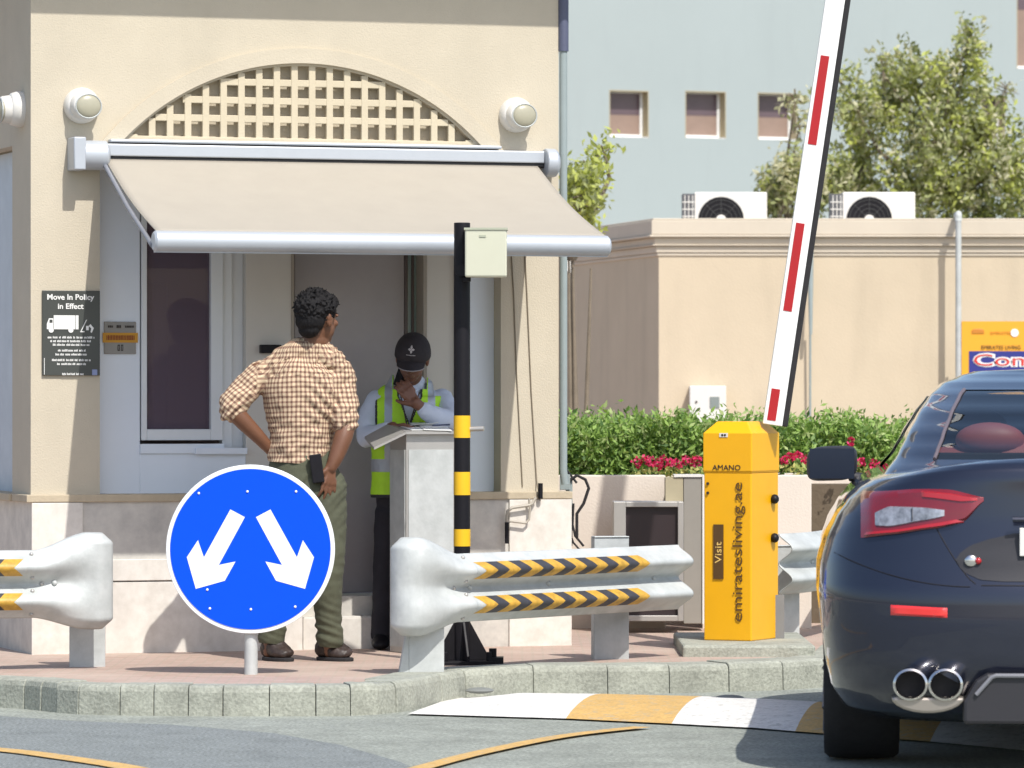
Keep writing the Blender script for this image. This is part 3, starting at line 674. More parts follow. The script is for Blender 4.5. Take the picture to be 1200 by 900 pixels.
cls = [cl(1133,65,28,30,.8),(cl(1085,90,38,34)),cl(1050,120,40,40),cl(1000,130,34,45,.8),cl(1120,120,50,45),cl(1150,160,42,45),cl(1085,170,55,50),cl(1010,190,40,45),cl(970,215,28,35,.9),
       cl(1120,215,55,42,1.1),cl(1175,215,45,45),cl(1060,225,50,35,1.1),cl(1210,180,35,40,.7),cl(1230,230,45,40),cl(1032,88,12,28,.6),cl(1135,42,14,16,.6),cl(1180,105,22,10,.35),cl(985,90,26,18,.5),cl(1000,235,40,25),cl(1150,250,60,30), cl(1060,90,18,22,.7)]
tree('olive_tree', 'large sparse olive green tree behind the right air conditioner', (at(1100,0,YT).x, YT, .0), (at(1100,0,YT).x, YT, 3.0), cls, 20000, .040, 11)
cls = [cl(925,210,26,26,1,Y=46.5), cl(910,225,28,30,1,Y=46.5), cl(945,215,22,28,1,Y=46.5), cl(930,118,10,16,.5,Y=46.5), cl(935,150,9,22,.3,Y=46.5), cl(900,240,22,20,1,Y=46.5)]
tree('small_tree', 'small dry bush between the two air conditioners, left of the barrier arm', (at(930,0,46.5).x, 46.5, 0), (at(928,0,46.5).x, 46.5, 2.6), cls, 3600, .04, 12, wts=(3,6,3,1))
# sprig beside the guardhouse
Y_ = 36.0
cls = [cl(672,215,10,22,1,Y=Y_), cl(680,232,18,20,1.2,Y=Y_), cl(695,195,9,12,.9,Y=Y_), cl(708,178,9,9,.8,Y=Y_), cl(690,215,14,16,.8,Y=Y_), cl(684,250,22,16,1,Y=Y_)]
tree('young_tree', 'bright green young tree showing above the awning beside the guardhouse corner', (at(676,0,Y_).x, Y_, .1), (at(678,0,Y_).x, Y_, 2.4), cls, 1500, .036, 13, spread=.12, wts=(4,0,1,7))
# ---- planter wall
YP = 25.4; pw = mat('planter_render', (.68, .60, .52), .85, var=.06, vscale=3, bump=.3, stain=.12)
zp = CH-(557-470)/F*YP
pn = empty('planter', (at(800,0,YP).x, YP, PZ)); tag(pn, 'long pale rendered planter wall holding the hedge and flowers', 'planter')
xA, xB = at(640,0,YP).x, at(780,0,YP).x; xC, xD, xE = at(823,0,YP).x, at(951,0,YP).x, at(1010,0,YP).x
m = MB(); m.box(xA, xB, YP, YP+.15, PZ-.02, zp); m.box(xC, xD, YP, YP+.15, PZ-.02, zp); m.box(xB, xC, YP+.45, YP+.6, PZ-.02, zp-.01); m.box(xD, xE+.6, YP+.9, YP+1.05, PZ-.02, zp-.02)
m.box(xD-.15, xD-.001, YP+.15, YP+.95, PZ-.02, zp-.002)
m.build('wall', pw, pn, weld=False, bevel=.006)
soil = mat('soil', (.12,.09,.06), .95, bump=.8, bscale=30)
m = MB(); m.box(xA, xE+.6, YP+.6, YP+3.4, PZ, zp-.06); m.build('soil', soil, pn, weld=False)
# ---- hedge: leaves through a rounded box
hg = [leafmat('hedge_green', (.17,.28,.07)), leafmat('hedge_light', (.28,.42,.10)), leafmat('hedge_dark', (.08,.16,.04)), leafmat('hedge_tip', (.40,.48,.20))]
def hedge(name, label, x0, x1, y0, y1, z0, z1, n, seed, size=.026):
    rn = random.Random(seed); m = MB()
    for _ in range(n):
        x = rn.uniform(x0, x1); y = y0+(y1-y0)*rn.random()**1.6; zt_ = z1 + .09*noise.noise(Vector((x*3, y*2, 3))) + .07*noise.noise(Vector((x*11, y*9, 0))) + .09*rn.random()**5
        t = rn.random()**.6; z = z0+(zt_-z0)*t
        yy = y + .06*noise.noise(Vector((x*5, z*6, 1)))*(1 if y < y0+.3 else 0)
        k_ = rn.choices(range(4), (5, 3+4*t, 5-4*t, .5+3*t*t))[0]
        leaf(m, Vector((x, yy, z)), size*rn.uniform(.6,1.4), rn, k_, .4, up=.8)
    o = m.build(name, hg, loc=((x0+x1)/2, y0, z0), weld=False); return tag(o, label, 'hedge')
Z485 = CH-(497-470)/F*26.6
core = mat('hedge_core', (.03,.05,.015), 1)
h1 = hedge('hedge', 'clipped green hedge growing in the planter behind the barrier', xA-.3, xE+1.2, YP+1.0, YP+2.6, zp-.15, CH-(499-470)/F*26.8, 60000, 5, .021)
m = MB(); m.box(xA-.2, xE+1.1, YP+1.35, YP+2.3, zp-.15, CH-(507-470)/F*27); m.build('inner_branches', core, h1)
# ---- flowers
fm = [leafmat('petal_crimson', (.60,.015,.10)), leafmat('petal_pink', (.72,.06,.20)), leafmat('petal_deep', (.25,.005,.02))]
fl = [leafmat('flower_leaf', (.30,.36,.10)), leafmat('flower_leaf_pale', (.48,.46,.16)), leafmat('flower_leaf_dark', (.09,.16,.04))]
def flowers(px0, px1, py, n, seed, label, wide=1):
    rn = random.Random(seed); Yf = YP+.42; c_ = at((px0+px1)/2, 556, Yf); e = empty('flowering_plant', (c_.x, Yf, zp-.02)); tag(e, label, 'plant', 'red flowering plants in the planter')
    m = MB()
    for _ in range(n*22):
        p = at(rn.uniform(px0-2, px1+2), rn.uniform(py+8, 560), Yf+rn.uniform(-.2,.15)); leaf(m, p, .018*rn.uniform(.6,1.3), rn, rn.choices(range(3), (4,4,3))[0], .45)
    m.build('leaves', fl, e, weld=False)
    m = MB()
    for q in range(n):
        c1 = at(px0+(px1-px0)*(q+.5)/n+rn.uniform(-1.5,1.5), py+rn.uniform(-3,5), Yf+rn.uniform(-.15,.1)); 
        m2 = rn.uniform(.026,.036)
        for _ in range(34):
            d = Vector((rn.gauss(0,1), rn.gauss(0,1), rn.gauss(.2,1))).normalized(); leaf(m, c1+d*m2*rn.uniform(.5,1), .011, rn, rn.choices(range(3), (5,4,2))[0], .8)
    m.build('blossom', fm, e, weld=False)
flowers(743, 783, 541, 5, 1, 'crimson flowering plant at the left end of the planter flowers, left of the gap')
flowers(781, 824, 540, 5, 2, 'crimson flowering plant just left of the yellow barrier cabinet')
flowers(916, 946, 536, 4, 3, 'sparse red flowering plant between barrier cabinet and car mirror')
flowers(985, 1008, 515, 1, 4, 'single tall red blossom plant above the car mirror')
flowers(1003, 1030, 540, 2, 6, 'red flowering plant between the mirror and the car roof pillar')
# ---- taupe panel toned as planter shade, black fronted cabinet in front of the planter
YE = 25.0
def cab(name, px0, px1, py0, py1, Y, d): a_, b_ = at(px0, py1, Y), at(px1, py0, Y); return a_.x, b_.x, Y, Y+d, max(a_.z, PZ), b_.z
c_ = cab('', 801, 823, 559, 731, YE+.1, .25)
e = empty('recess_shade_panel', (c_[0], c_[2], PZ)); tag(e, 'tall narrow taupe panel with pale edging, toned as planter shade, left of the yellow barrier cabinet', 'cabinet')
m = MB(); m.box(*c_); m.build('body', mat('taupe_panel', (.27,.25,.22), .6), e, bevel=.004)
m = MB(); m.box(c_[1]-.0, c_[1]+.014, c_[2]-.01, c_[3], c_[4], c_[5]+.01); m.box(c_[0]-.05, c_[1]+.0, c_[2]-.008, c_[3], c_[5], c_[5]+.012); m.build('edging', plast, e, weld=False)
m = MB(); q_ = cab('', 780, 800.5, 560, 588, YE+.1, .2); m.box(*q_); m.build('shade_box', mat('planter_shade_brown', (.38,.33,.22), .6), e)  # added brown box, standing in for shade on the planter wall
c_ = cab('', 719, 801, 588, 728, YE-.15, .3)
e = empty('equipment_cabinet', (c_[0], c_[2], PZ)); tag(e, 'low steel framed cabinet with a dark front behind the right guardrail', 'cabinet')
x0, x1, y0, y1, z0, z1 = c_; m = MB(); w_ = .065
m.box(x0, x0+w_, y0, y1, z0, z1); m.box(x1-.03, x1, y0, y1, z0, z1); m.box(x0+w_, x1-.03, y0, y1, z1-.028, z1); m.box(x0+w_, x1-.03, y0, y1, z0, z0+.03); m.box(x0+w_, x1-.03, y1-.02, y1, z0+.03, z1-.028)
m.build('frame', steel, e, weld=False, bevel=.003)
m = MB(); m.box(x0+w_, x1-.03, y0+.03, y0+.04, z0+.03, z1-.028); m.build('dark_panel', mat('dark_maroon_panel', (.03,.02,.022), .4), e)
m = MB(); m.tube([(x0+.03, y0-.01, z1-.2),(x0+.03, y0, z1-.2)], .008, 8); m.build('lock', black, e)
# cable tangle and bracket at guardhouse corner
m = MB(); Y_ = 23.9
m.tube([at(664,566,Y_), at(676,557,Y_), at(686,562,Y_), at(690,572,Y_), at(684,590,Y_), at(676,602,Y_), at(676,630,Y_)], .008, 8)
m.tube([at(672,590,Y_), at(671,615,Y_), at(674,628,Y_), at(684,640,Y_)], .006, 8); m.tube([at(668,600,Y_), at(667,622,Y_), at(672,636,Y_), at(680,645,Y_)], .005, 8)
m.tube([at(662,548,Y_), at(668,556,Y_), at(676,566,Y_)], .006, 8)
tg = m.build('loose_cable', rubber, loc=at(676,630,Y_), smooth=True); tag(tg, 'black looped cables hanging at the right corner of the guardhouse', 'cable')
m = MB(); m.box(at(663,0,Y_).x, at(671,0,Y_).x, Y_+.01, Y_+.05, at(0,640,Y_).z, at(0,560,Y_).z); m.box(at(656,0,Y_).x, at(668,0,Y_).x, Y_-.03, Y_+.01, at(0,574,Y_).z, at(0,556,Y_).z)
tag(m.build('cable_box', pipem, loc=at(667,640,Y_), bevel=.003, weld=False), 'slim grey green cable box on the right corner of the guardhouse', 'cable box')
# ================================================================ STREET FURNITURE
def spline(P, n):
    c = catmull([Vector(p) for p in P], .005); L = [0]
    for a, b in zip(c, c[1:]): L.append(L[-1]+(b-a).length)
    def f(u):
        t = u*L[-1]
        lo = 0
        import bisect
        i = min(max(bisect.bisect_left(L, t), 1), len(c)-1); k = (t-L[i-1])/max(L[i]-L[i-1], 1e-9); p = c[i-1].lerp(c[i], k)
        j = max(0, i-3); q = min(len(c)-1, i+3); d = (c[q]-c[j]).normalized(); return p, Vector((d.y, -d.x, 0))
    return f, L[-1]
def guardrail(label, path, zc_, term_at, posts, chev, loc, terml=.36, side=1):
    """path runs left to right in plan; term_at: 0 = flared end at the left, 1 = at the right, None = none"""
    e = empty('guardrail', loc); tag(e, label, 'guardrail', 'steel guardrails on the island edge')
    f, Ln = spline(path, 1)
    def surf(u, v, off=0):
        p, n = f(min(max(u, 0), 1)); n = n*side
        dist = (u if term_at == 0 else 1-u)*Ln if term_at is not None else 9
        k = min(max((dist-.13)/(terml-.13), 0), 1); k = k*k*(3-2*k)*.5+k*.5; kd = min(max(dist/terml, 0), 1)
        h = .31*k + .445*(1-k); vv = v-.5
        # rounded corners of the flared end
        ed = min(max(dist/.07, 0), 1); hh = h*(.80+.20*math.sqrt(max(1-(1-ed)**2, 0))) if term_at is not None else h
        w4 = (1-math.cos(4*math.pi*v))/2
        q_ = min(1, max(0, (dist-.06)/(terml-.02))); d = .090*(w4**.8)*q_ + (1-q_)*(.050*min(1, min(v, 1-v)*11))*(1 if term_at is not None else 0)
        if term_at is not None:
            d -= .04*(1-ed)**2
            if dist < terml+.045: d += .007
        return p + n*(d+off) + Vector((0, 0, zc_ + vv*hh + (1-k)*.012))
    m = MB(); m.grid(lambda u, v: surf(u, v), 240, 40)
    b = m.build('beam', metalw, e, smooth=True, autosm=False, weld=True); s = b.modifiers.new('s', 'SOLIDIFY'); s.thickness = .006; s.offset = -1
    # chevron tape on both crests
    for vc in (.25, .75):
        a0, a1, pitch = chev; n = int((a1-a0)/pitch*2+.5); m = MB(); hv = .125
        nv = 8
        for i in range(n):
            for j in range(nv):
                for q in range(3):
                    def P(a, b):
                        bb = b*2-1; x = a0+(i+a)*pitch/2 + (-abs(bb)*.05+.05)*(1 if term_at != 1 else -1)
                        return surf(x/Ln, vc+bb*hv, .0016)
                    A0, A1, B0, B1 = q/3, (q+1)/3, j/nv, (j+1)/nv
                    m.add([P(A0,B0),P(A1,B0),P(A1,B1),P(A0,B1)], [(0,1,2,3)], i % 2)
        m.build('chevron_tape', [mat('tape_yellow', (.66,.38,.05), .5, var=.45, vscale=30), mat('tape_black', (.05,.05,.06), .55, var=.4, vscale=30)], e, smooth=True)
    # bolts
    for uu in (.22, .5, .9):
        m = MB(); p, n = f(uu); c_ = surf(uu, .5); m.sphere((c_.x+n.x*side*.004, c_.y+n.y*side*.004, c_.z), .013, 10, 6); m.build('bolt', metalw, e, smooth=True, weld=False)
    if term_at is not None:
        for dd, v_ in ((.33,.5),(.38,.40),(.38,.60),(.38,.06),(.38,.94)):
            uu = dd/Ln if term_at == 0 else 1-dd/Ln; c_ = surf(uu, v_); m = MB(); m.sphere((c_.x, c_.y-.004, c_.z), .010, 8, 6); m.build('bolt', steel, e, smooth=True, weld=False)
    for (px_, py_, pw_, zt_, ang) in posts:
        M = Matrix.Translation((px_, py_, 0)) @ Matrix.Rotation(ang, 4, 'Z'); m = MB(M)
        m.box(-pw_/2, pw_/2, 0, .006, PZ-.02, zt_); m.box(-pw_/2, -pw_/2+.006, .006, .07, PZ-.02, zt_); m.box(pw_/2-.006, pw_/2, .006, .07, PZ-.02, zt_); 
        m.box(-pw_/2, pw_/2, -.006, .07, zt_, zt_+.006)
        if px_ < -.3 and px_ > -.5: m.prism([(-pw_/2,PZ),(-pw_/2-.045,PZ-.02),(-pw_/2-.045,PZ),(-pw_/2,PZ+.26)], .0, .05)
        m.build('post', metalw, e, weld=False, bevel=.003)
    return e
guardrail('steel guardrail with flared white end, standing right of the metal desk', [(-.512,21.12,0),(-.50,21.08,0),(-.42,21.06,0),(-.27,21.20,0),(.0,21.53,0),(.30,21.91,0),(.55,22.23,0),(.80,22.55,0)], .505, 0,
    [(-.385,21.16,.16,.60,R(8)), (.475,22.36,.17,.70,R(12))], (.42, 1.66, .165), (-.385,21.16,PZ))
guardrail('steel guardrail cut by the left edge of the frame, with flared end right', [(-4.4,20.6,0),(-3.4,20.95,0),(-2.6,21.28,0),(-2.2,21.42,0),(-2.03,21.48,0),(-1.92,21.50,0),(-1.875,21.51,0),(-1.865,21.55,0)], .515, 1,
    [(-1.965,21.72,.165,.62,R(6)), (-3.7,21.0,.165,.62,R(10))], (.35, 2.30, .17), (-1.965,21.72,PZ))
guardrail('short piece of steel guardrail between the yellow barrier cabinet and the car', [(1.36,23.9,0),(1.44,24.0,0),(1.56,24.3,0),(1.72,24.9,0),(1.95,25.6,0)], .52, None, [(1.41,24.2,.16,.60,R(20))], (.9, 1.4, .17), (1.4,24.1,PZ))
# ---- round blue sign
Ys = 21.08; c = at(293.5, 643.5, Ys); S = empty('road_sign', (c.x, Ys, PZ)); tag(S, 'round blue sign with two white arrows pointing down left and down right', 'road sign')
Rs = 99/F*Ys; m = MB(); m.tube([(c.x,Ys+.0,c.z),(c.x,Ys+.012,c.z)], Rs, 96); m.build('rim', signwhite, S, smooth=True, bevel=.002)
m = MB(); m.tube([(c.x,Ys-.003,c.z),(c.x,Ys+.004,c.z)], Rs*.95, 96); m.build('face', signblue, S, smooth=True)
AR_ = [(270,597),(287,606),(256.5,662),(276,658),(263.5,680.5),(229.5,690),(219,653),(232,633),(239,653)]
def pp(x, y): q = at(x, y, Ys); return (q.x, q.z)
for fl_ in (0, 1):
    m = MB(); pts = [pp(x if not fl_ else 587-x, y) for x, y in AR_]; m.prism(pts, Ys-.0045, Ys-.002); m.build('arrow', signwhite, S)
for x, y in ((233,578),(290,576),(347,576),(246,713),(294,714),(346,711),(243,691)): q = at(x, y, Ys); m = MB(); m.sphere((q.x, Ys-.005, q.z), (.006,.004,.006), 8, 5); m.build('rivet', signwhite, S, smooth=True, weld=False)
m = MB(); m.tube([(c.x,Ys+.045,PZ-.02),(c.x,Ys+.045,c.z+.3)], .030, 20); m.box(c.x-.02,c.x+.02,Ys+.012,Ys+.02,c.z-.25,c.z+.28)
m.build('post', metalw, S, smooth=True, weld=False)
# ---- black and yellow pole with reader box
Yp = 21.96; c = at(541.5, 778, Yp); P_ = empty('striped_pole', (c.x, Yp, PZ)); tag(P_, 'tall black pole with three yellow bands on a bolted gusset base', 'pole')
m = MB(); m.tube([(c.x,Yp,PZ),(c.x,Yp,at(0,261,Yp).z)], .038, 28); m.build('pole', black, P_, smooth=True, bevel=.003)
for y0, y1 in ((487,513),(553,580),(620,640)):
    m = MB(); m.tube([(c.x,Yp,at(0,y1,Yp).z),(c.x,Yp,at(0,y0,Yp).z)], .0395, 28); m.build('yellow_band', yellow, P_, smooth=True)
m = MB(Matrix.Translation((c.x,Yp,0)) @ Matrix.Rotation(R(14), 4, 'Z'))
m.box(-.13,.13,-.13,.13,PZ,PZ+.018); 
for a in range(4):
    M0 = m.M; m.M = M0 @ Matrix.Rotation(a*math.pi/2, 4, 'Z'); m.prism([(.03,PZ+.018),(.125,PZ+.018),(.125,PZ+.04),(.036,PZ+.20)], -.006, .006); m.M = M0
for x, y in ((1,1),(-1,1),(1,-1),(-1,-1)): m.tube([(x*.105,y*.105,PZ+.018),(x*.105,y*.105,PZ+.06)], .014, 6)
m.build('base', black, P_, weld=False, bevel=.002)
m = MB(); q = at(580, 772, Yp-.05); m.box(q.x-.03,q.x+.04,Yp-.09,Yp+.02,PZ,PZ+.035); m.tube([(q.x-.01,Yp-.04,PZ+.03),(q.x-.01,Yp-.04,PZ+.075)], .018, 8); m.build('anchor_clamp', black, P_, weld=False)
a, b = at(545, 325, Yp-.12), at(594, 268.5, Yp-.12)
BX = empty('reader_box', (a.x, Yp-.1, a.z)); tag(BX, 'pale green grey enclosure box mounted high on the striped pole', 'reader box')
m = MB(); m.box(a.x, b.x, Yp-.20, Yp-.05, a.z, b.z); m.build('housing', boxm, BX, bevel=.008)
m = MB(); m.box(a.x-.004, b.x+.004, Yp-.205, Yp-.045, b.z-.006, b.z+.004); m.box((a.x+b.x)/2-.02-.01, (a.x+b.x)/2+.0, Yp-.2035, Yp-.2, b.z-.04, b.z-.03); m.build('lid', mat('enclosure_lid', (.40,.42,.32), .5), BX, weld=False)
m = MB(); q = at(543, 312, Yp-.06); m.box(q.x-.02, q.x+.05, Yp-.05, Yp-.0, q.z-.045, q.z-.0); m.tube([(q.x-.012,Yp-.08,q.z-.02),(q.x-.012,Yp-.02,q.z-.02)], .028, 12); m.box(q.x-.0, q.x+.035, Yp-.11,Yp-.05, a.z-.018, a.z-.001); m.build('bracket', black, BX, weld=False)
m = MB(); q = at(552, 503, Yp); m.tube([(q.x-.02, Yp, q.z),(q.x+.06, Yp-.02, q.z+.003)], .012, 10); m.build('side_bolt', steel, P_, smooth=True)
# ---- metal desk
D0 = at(476, 765, 22.86); tD = R(25); MD = Matrix.Translation((D0.x, 22.86, 0)) @ Matrix.Rotation(tD, 4, 'Z')
DS = empty('standing_desk', (D0.x, 22.86, PZ), tD); tag(DS, 'pale metal standing desk with a sloping top in front of the guard', 'desk')
m = MB(MD); zt = at(0, 503, 22.9).z; m.box(0, .262, 0, .20, PZ, zt-.02); m.build('cabinet', steel, DS, bevel=.003)
m = MB(MD); m.box(.012,.25,-.004,.0,PZ+.03,zt-.10); m.box(-.004,.0,.012,.19,PZ+.03,zt-.10); m.build('side_sheet', metalw, DS, weld=False)
def slab(m, pts, th):
    n = len(pts); m.add(pts+[(x,y,z-th) for x,y,z in pts], [tuple(range(n)), tuple(range(2*n-1,n-1,-1))]+[(i,i+n,(i+1)%n+n,(i+1)%n) for i in range(n)])
m = MB(MD); za_, zb_ = zt-.012, zt+.024
slab(m, [(-.015,-.03,za_),(.275,-.03,za_),(.275,.20,zb_),(-.015,.20,zb_)], .012)
slab(m, [(-.016,-.03,za_-.001),(-.016,.20,zb_-.001),(-.13,.21,zb_-.06),(-.17,.0,za_-.075)], .012)
m.build('desk_top', steel, DS, weld=False)
m = MB(MD)
def sheet(m, x, y, w_, h_, a_, z0, k=0):
    ca, sa = math.cos(a_), math.sin(a_); pts = []
    for u, v in ((0,0),(w_,0),(w_,h_),(0,h_)):
        X_, Y_ = x+u*ca-v*sa, y+u*sa+v*ca; pts.append((X_, Y_, z0+za_+(Y_+.03)/.23*(zb_-za_)))
    slab(m, pts, .002)
sheet(m, .03,.0,.15,.16,R(4),.004); sheet(m, .09,-.01,.14,.17,R(-12),.007); sheet(m, .12,.03,.13,.15,R(10),.010)
pz_ = zt
slab(m, [(.05,.10,zt+.018),(.12,.06,zt+.028),(.17,.10,zt+.03),(.10,.15,zt+.022)], .002); slab(m, [(.12,.10,zt+.02),(.20,.07,zt+.034),(.24,.11,zt+.02),(.16,.15,zt+.022)], .002)
tag(m.build('papers', white, loc=MD @ Vector((.1,.05,zt)), weld=False), 'loose white papers lying on the metal desk top', 'papers')
m = MB(MD); m.tube([(.14,.0,zt+.018),(.245,.03,zt+.022)], .004, 8); tag(m.build('pen', mat('pen_blue', (.03,.04,.10), .4), loc=MD @ Vector((.14,.0,zt+.018))), 'dark pen lying across the papers on the desk', 'pen')
# ---- barrier
Yb = 22.95; tB_ = R(26); K0 = at(881, 750, Yb); MBr = Matrix.Translation((K0.x, Yb, 0)) @ Matrix.Rotation(-tB_, 4, 'Z')
sl = MB(); q0, q1 = gnd(800, 765, .14), gnd(952, 762, .14)
sl.box(q0.x, q1.x+.0, q0.y, q0.y+1.3, PZ-.02, .175); structure(sl.build('kerb_plinth', kerb_m, bevel=.012))
KB = empty('barrier_gate', (K0.x, Yb, .175), 0); tag(KB, 'yellow barrier cabinet with a raised white arm striped red and black lettering', 'barrier')
a_ = .262; b_ = .35; zb0 = .175; zs = at(0, 553, Yb).z; zt1 = at(0, 508, Yb).z; zt2 = at(0, 494, Yb).z
# front face runs to the left of the near edge, side face to the right; rotation as seen from above
ca, sa = math.cos(tB_), math.sin(tB_)
def kq(u, v, z): return Vector((K0.x - u*ca + v*sa, Yb + u*sa*.9 + v*ca, z))   # u along the front face to the left, v along the right side
def kbox(m, u0, u1, v0, v1, z0, z1, k=None):
    v = [kq(u0,v0,z0),kq(u1,v0,z0),kq(u1,v1,z0),kq(u0,v1,z0),kq(u0,v0,z1),kq(u1,v0,z1),kq(u1,v1,z1),kq(u0,v1,z1)]
    m.add(v, [(0,3,2,1),(4,5,6,7),(0,1,5,4),(1,2,6,5),(2,3,7,6),(3,0,4,7)], k)
ch_ = .018
m = MB(); kbox(m, .004, a_-.004, .004, b_-.004, zb0, zs-.004); m.build('cabinet', amber, KB, bevel=.006)
m = MB(); kbox(m, 0, a_, 0, b_, zs, zt1)
v = [kq(0,0,zt1),kq(a_,0,zt1),kq(a_,b_,zt1),kq(0,b_,zt1),kq(.05,.06,zt2),kq(a_-.05,.06,zt2),kq(a_-.05,b_-.06,zt2),kq(.05,b_-.06,zt2)]
m.add(v, [(4,5,6,7),(0,1,5,4),(1,2,6,5),(2,3,7,6),(3,0,4,7)]); m.build('hood', amber, KB, bevel=.005)
m = MB(); kbox(m, .002, a_-.002, .002, b_-.002, zs-.004, zs); m.build('seam', ambertrim, KB)
# front-face frame for lettering: local x = to the right along the face, -y outwards
fx = (kq(0,0,0)-kq(1,0,0)).normalized(); fo = Vector((fx.y, -fx.x, 0)).normalized()
def kface(u, z, rot=0): 
    o = kq(u, 0, z); M = Matrix(((fx.x, -fo.x, 0, o.x), (fx.y, -fo.y, 0, o.y), (0, 0, 1, o.z), (0,0,0,1))); return M @ Matrix.Translation((0,-.0015,0)) @ Matrix.Rotation(-rot, 4, 'Y')
lettering('lettering', 'AMANO', .148, .026, kface(.135, at(0, 548, Yb).z), ink, KB)
zc2 = at(0, 647, Yb).z
lettering('lettering', 'emiratesliving.ae', 163/F*Yb, .068, kface(.068, zc2, R(90)), mat('brown_print', (.09,.045,.01), .5, var=0), KB)
m = MB(kface(.178, at(0, 647, Yb).z)); hh = 32/F*Yb; m.box(-.026, .026, -.0012, .004, -hh, hh); m.build('visit_panel', mat('brown_print', (0,0,0)), KB)
lettering('lettering', 'Visit', .105, .034, kface(.178, at(0, 648, Yb).z, R(90)) @ Matrix.Translation((0,-.0012,0)), mat('visit_yellow', (.75,.50,.15), .5, var=0), KB)
m = MB(kface(.15, at(0, 510, Yb).z)); m.box(-.022,.022,-.0015,.004,-.010,.010); m.build('badge', plast, KB)
m = MB(kface(.15, at(0, 510, Yb).z)); m.tube([(-.006,-.003,0),(-.006,.004,0)], .006, 8); m.tube([(.008,-.003,0),(.008,.004,0)], .006, 8); m.build('badge_print', ink, KB, weld=False)
m = MB(kface(.235, 0)); 
for py in (567, 578): z_ = at(0,py,Yb).z; m.tube([(0,-.003,z_),(0,.004,z_)], .007, 10)
m.build('screw_hole', ink, KB, weld=False)
# knobs on the right side
for py in (586, 632):
    p = kq(-.0, b_*.75, at(0,py,Yb).z); m = MB(); m.sphere((p.x+.01,p.y,p.z), (.022,.03,.024), 14, 8); m.build('side_roller', black, KB, smooth=True)
m = MB(); p = kq(-.014, b_*.9, 0); m.box(p.x-.02, p.x+.025, p.y, p.y+.03, .12, at(0,700,Yb).z); m.build('side_post', mat('grey_post', (.2,.2,.2), .6), KB)
# arm
Ya = 23.12; p0, p1 = at(905, 498, Ya), at(978.5, 0, Ya); ad = (p1-p0).normalized(); pr = Vector((ad.z, 0, -ad.x))
p0 = p0-ad*.0
def armq(t, s_, y): return p0+ad*t+pr*s_+Vector((0, y, 0))
def abox(m, t0, t1, s0, s1, y0, y1):
    v = [armq(t,s_,y) for t in (t0,t1) for s_,y in ((s0,y0),(s1,y0),(s1,y1),(s0,y1))]
    m.add(v, [(0,3,2,1),(4,5,6,7),(0,1,5,4),(1,2,6,5),(2,3,7,6),(3,0,4,7)])
hw = 11.5/F*Ya; AL_ = 3.9
m = MB(); abox(m, 0, AL_, -hw, hw, -.02, .02); arm = m.build('arm', white, KB, bevel=.004)
m = MB(); abox(m, 0, AL_, hw, hw+.028, -.016, .016); m.build('rubber_edge', rubber, arm, bevel=.006)
def tpix(py): return (at(0, py, Ya).z-p0.z)/ad.z
for y1_, y0_ in ((493,456),(365,262),(170,66),(-26,-130),(-225,-320)):
    m = MB(); abox(m, tpix(y1_), tpix(y0_), -hw+.018, hw-.036, -.0225, -.02); m.build('red_stripe', red, arm)
# ================================================================ CAR
hC = R(4.0); MC = Matrix.Translation((2.043, 16.60, 0)) @ Matrix.Rotation(-hC, 4, 'Z')
CAR = empty('parked_car', (2.043, 16.60, 0), -hC); WM[CAR.name] = MC.copy(); tag(CAR, 'dark navy four door saloon seen from behind at the right edge, red tail light', 'car')
paint = bpy.data.materials.new('navy_car_paint'); paint.use_nodes = True; b = paint.node_tree.nodes['Principled BSDF']
b.inputs['Base Color'].default_value = (.018,.022,.042,1); b.inputs['Metallic'].default_value = .55; b.inputs['Roughness'].default_value = .30; b.inputs['Coat Weight'].default_value = 1; b.inputs['Coat Roughness'].default_value = .03
trim = mat('satin_black_trim', (.022,.021,.026), .5, var=.1)
chrome = mat('chrome', (.72,.70,.68), .14, metal=1, var=.05)
tailred = mat('tail_light_red', (.42,.008,.012), .12, var=.1, vscale=9, coat=1)
tailclear = mat('tail_light_clear', (.50,.50,.54), .15, var=.75, vscale=25, coat=1, metal=.4)
LEN = 4.95
def interp(tab, z):
    if z <= tab[0][0]: return tab[0][1:]
    for a, b in zip(tab, tab[1:]):
        if z <= b[0]:
            t = (z-a[0])/(b[0]-a[0]); t = t*t*(3-2*t)*.4+t*.6; return tuple(x+(y-x)*t for x, y in zip(a[1:], b[1:]))
    return tab[-1][1:]
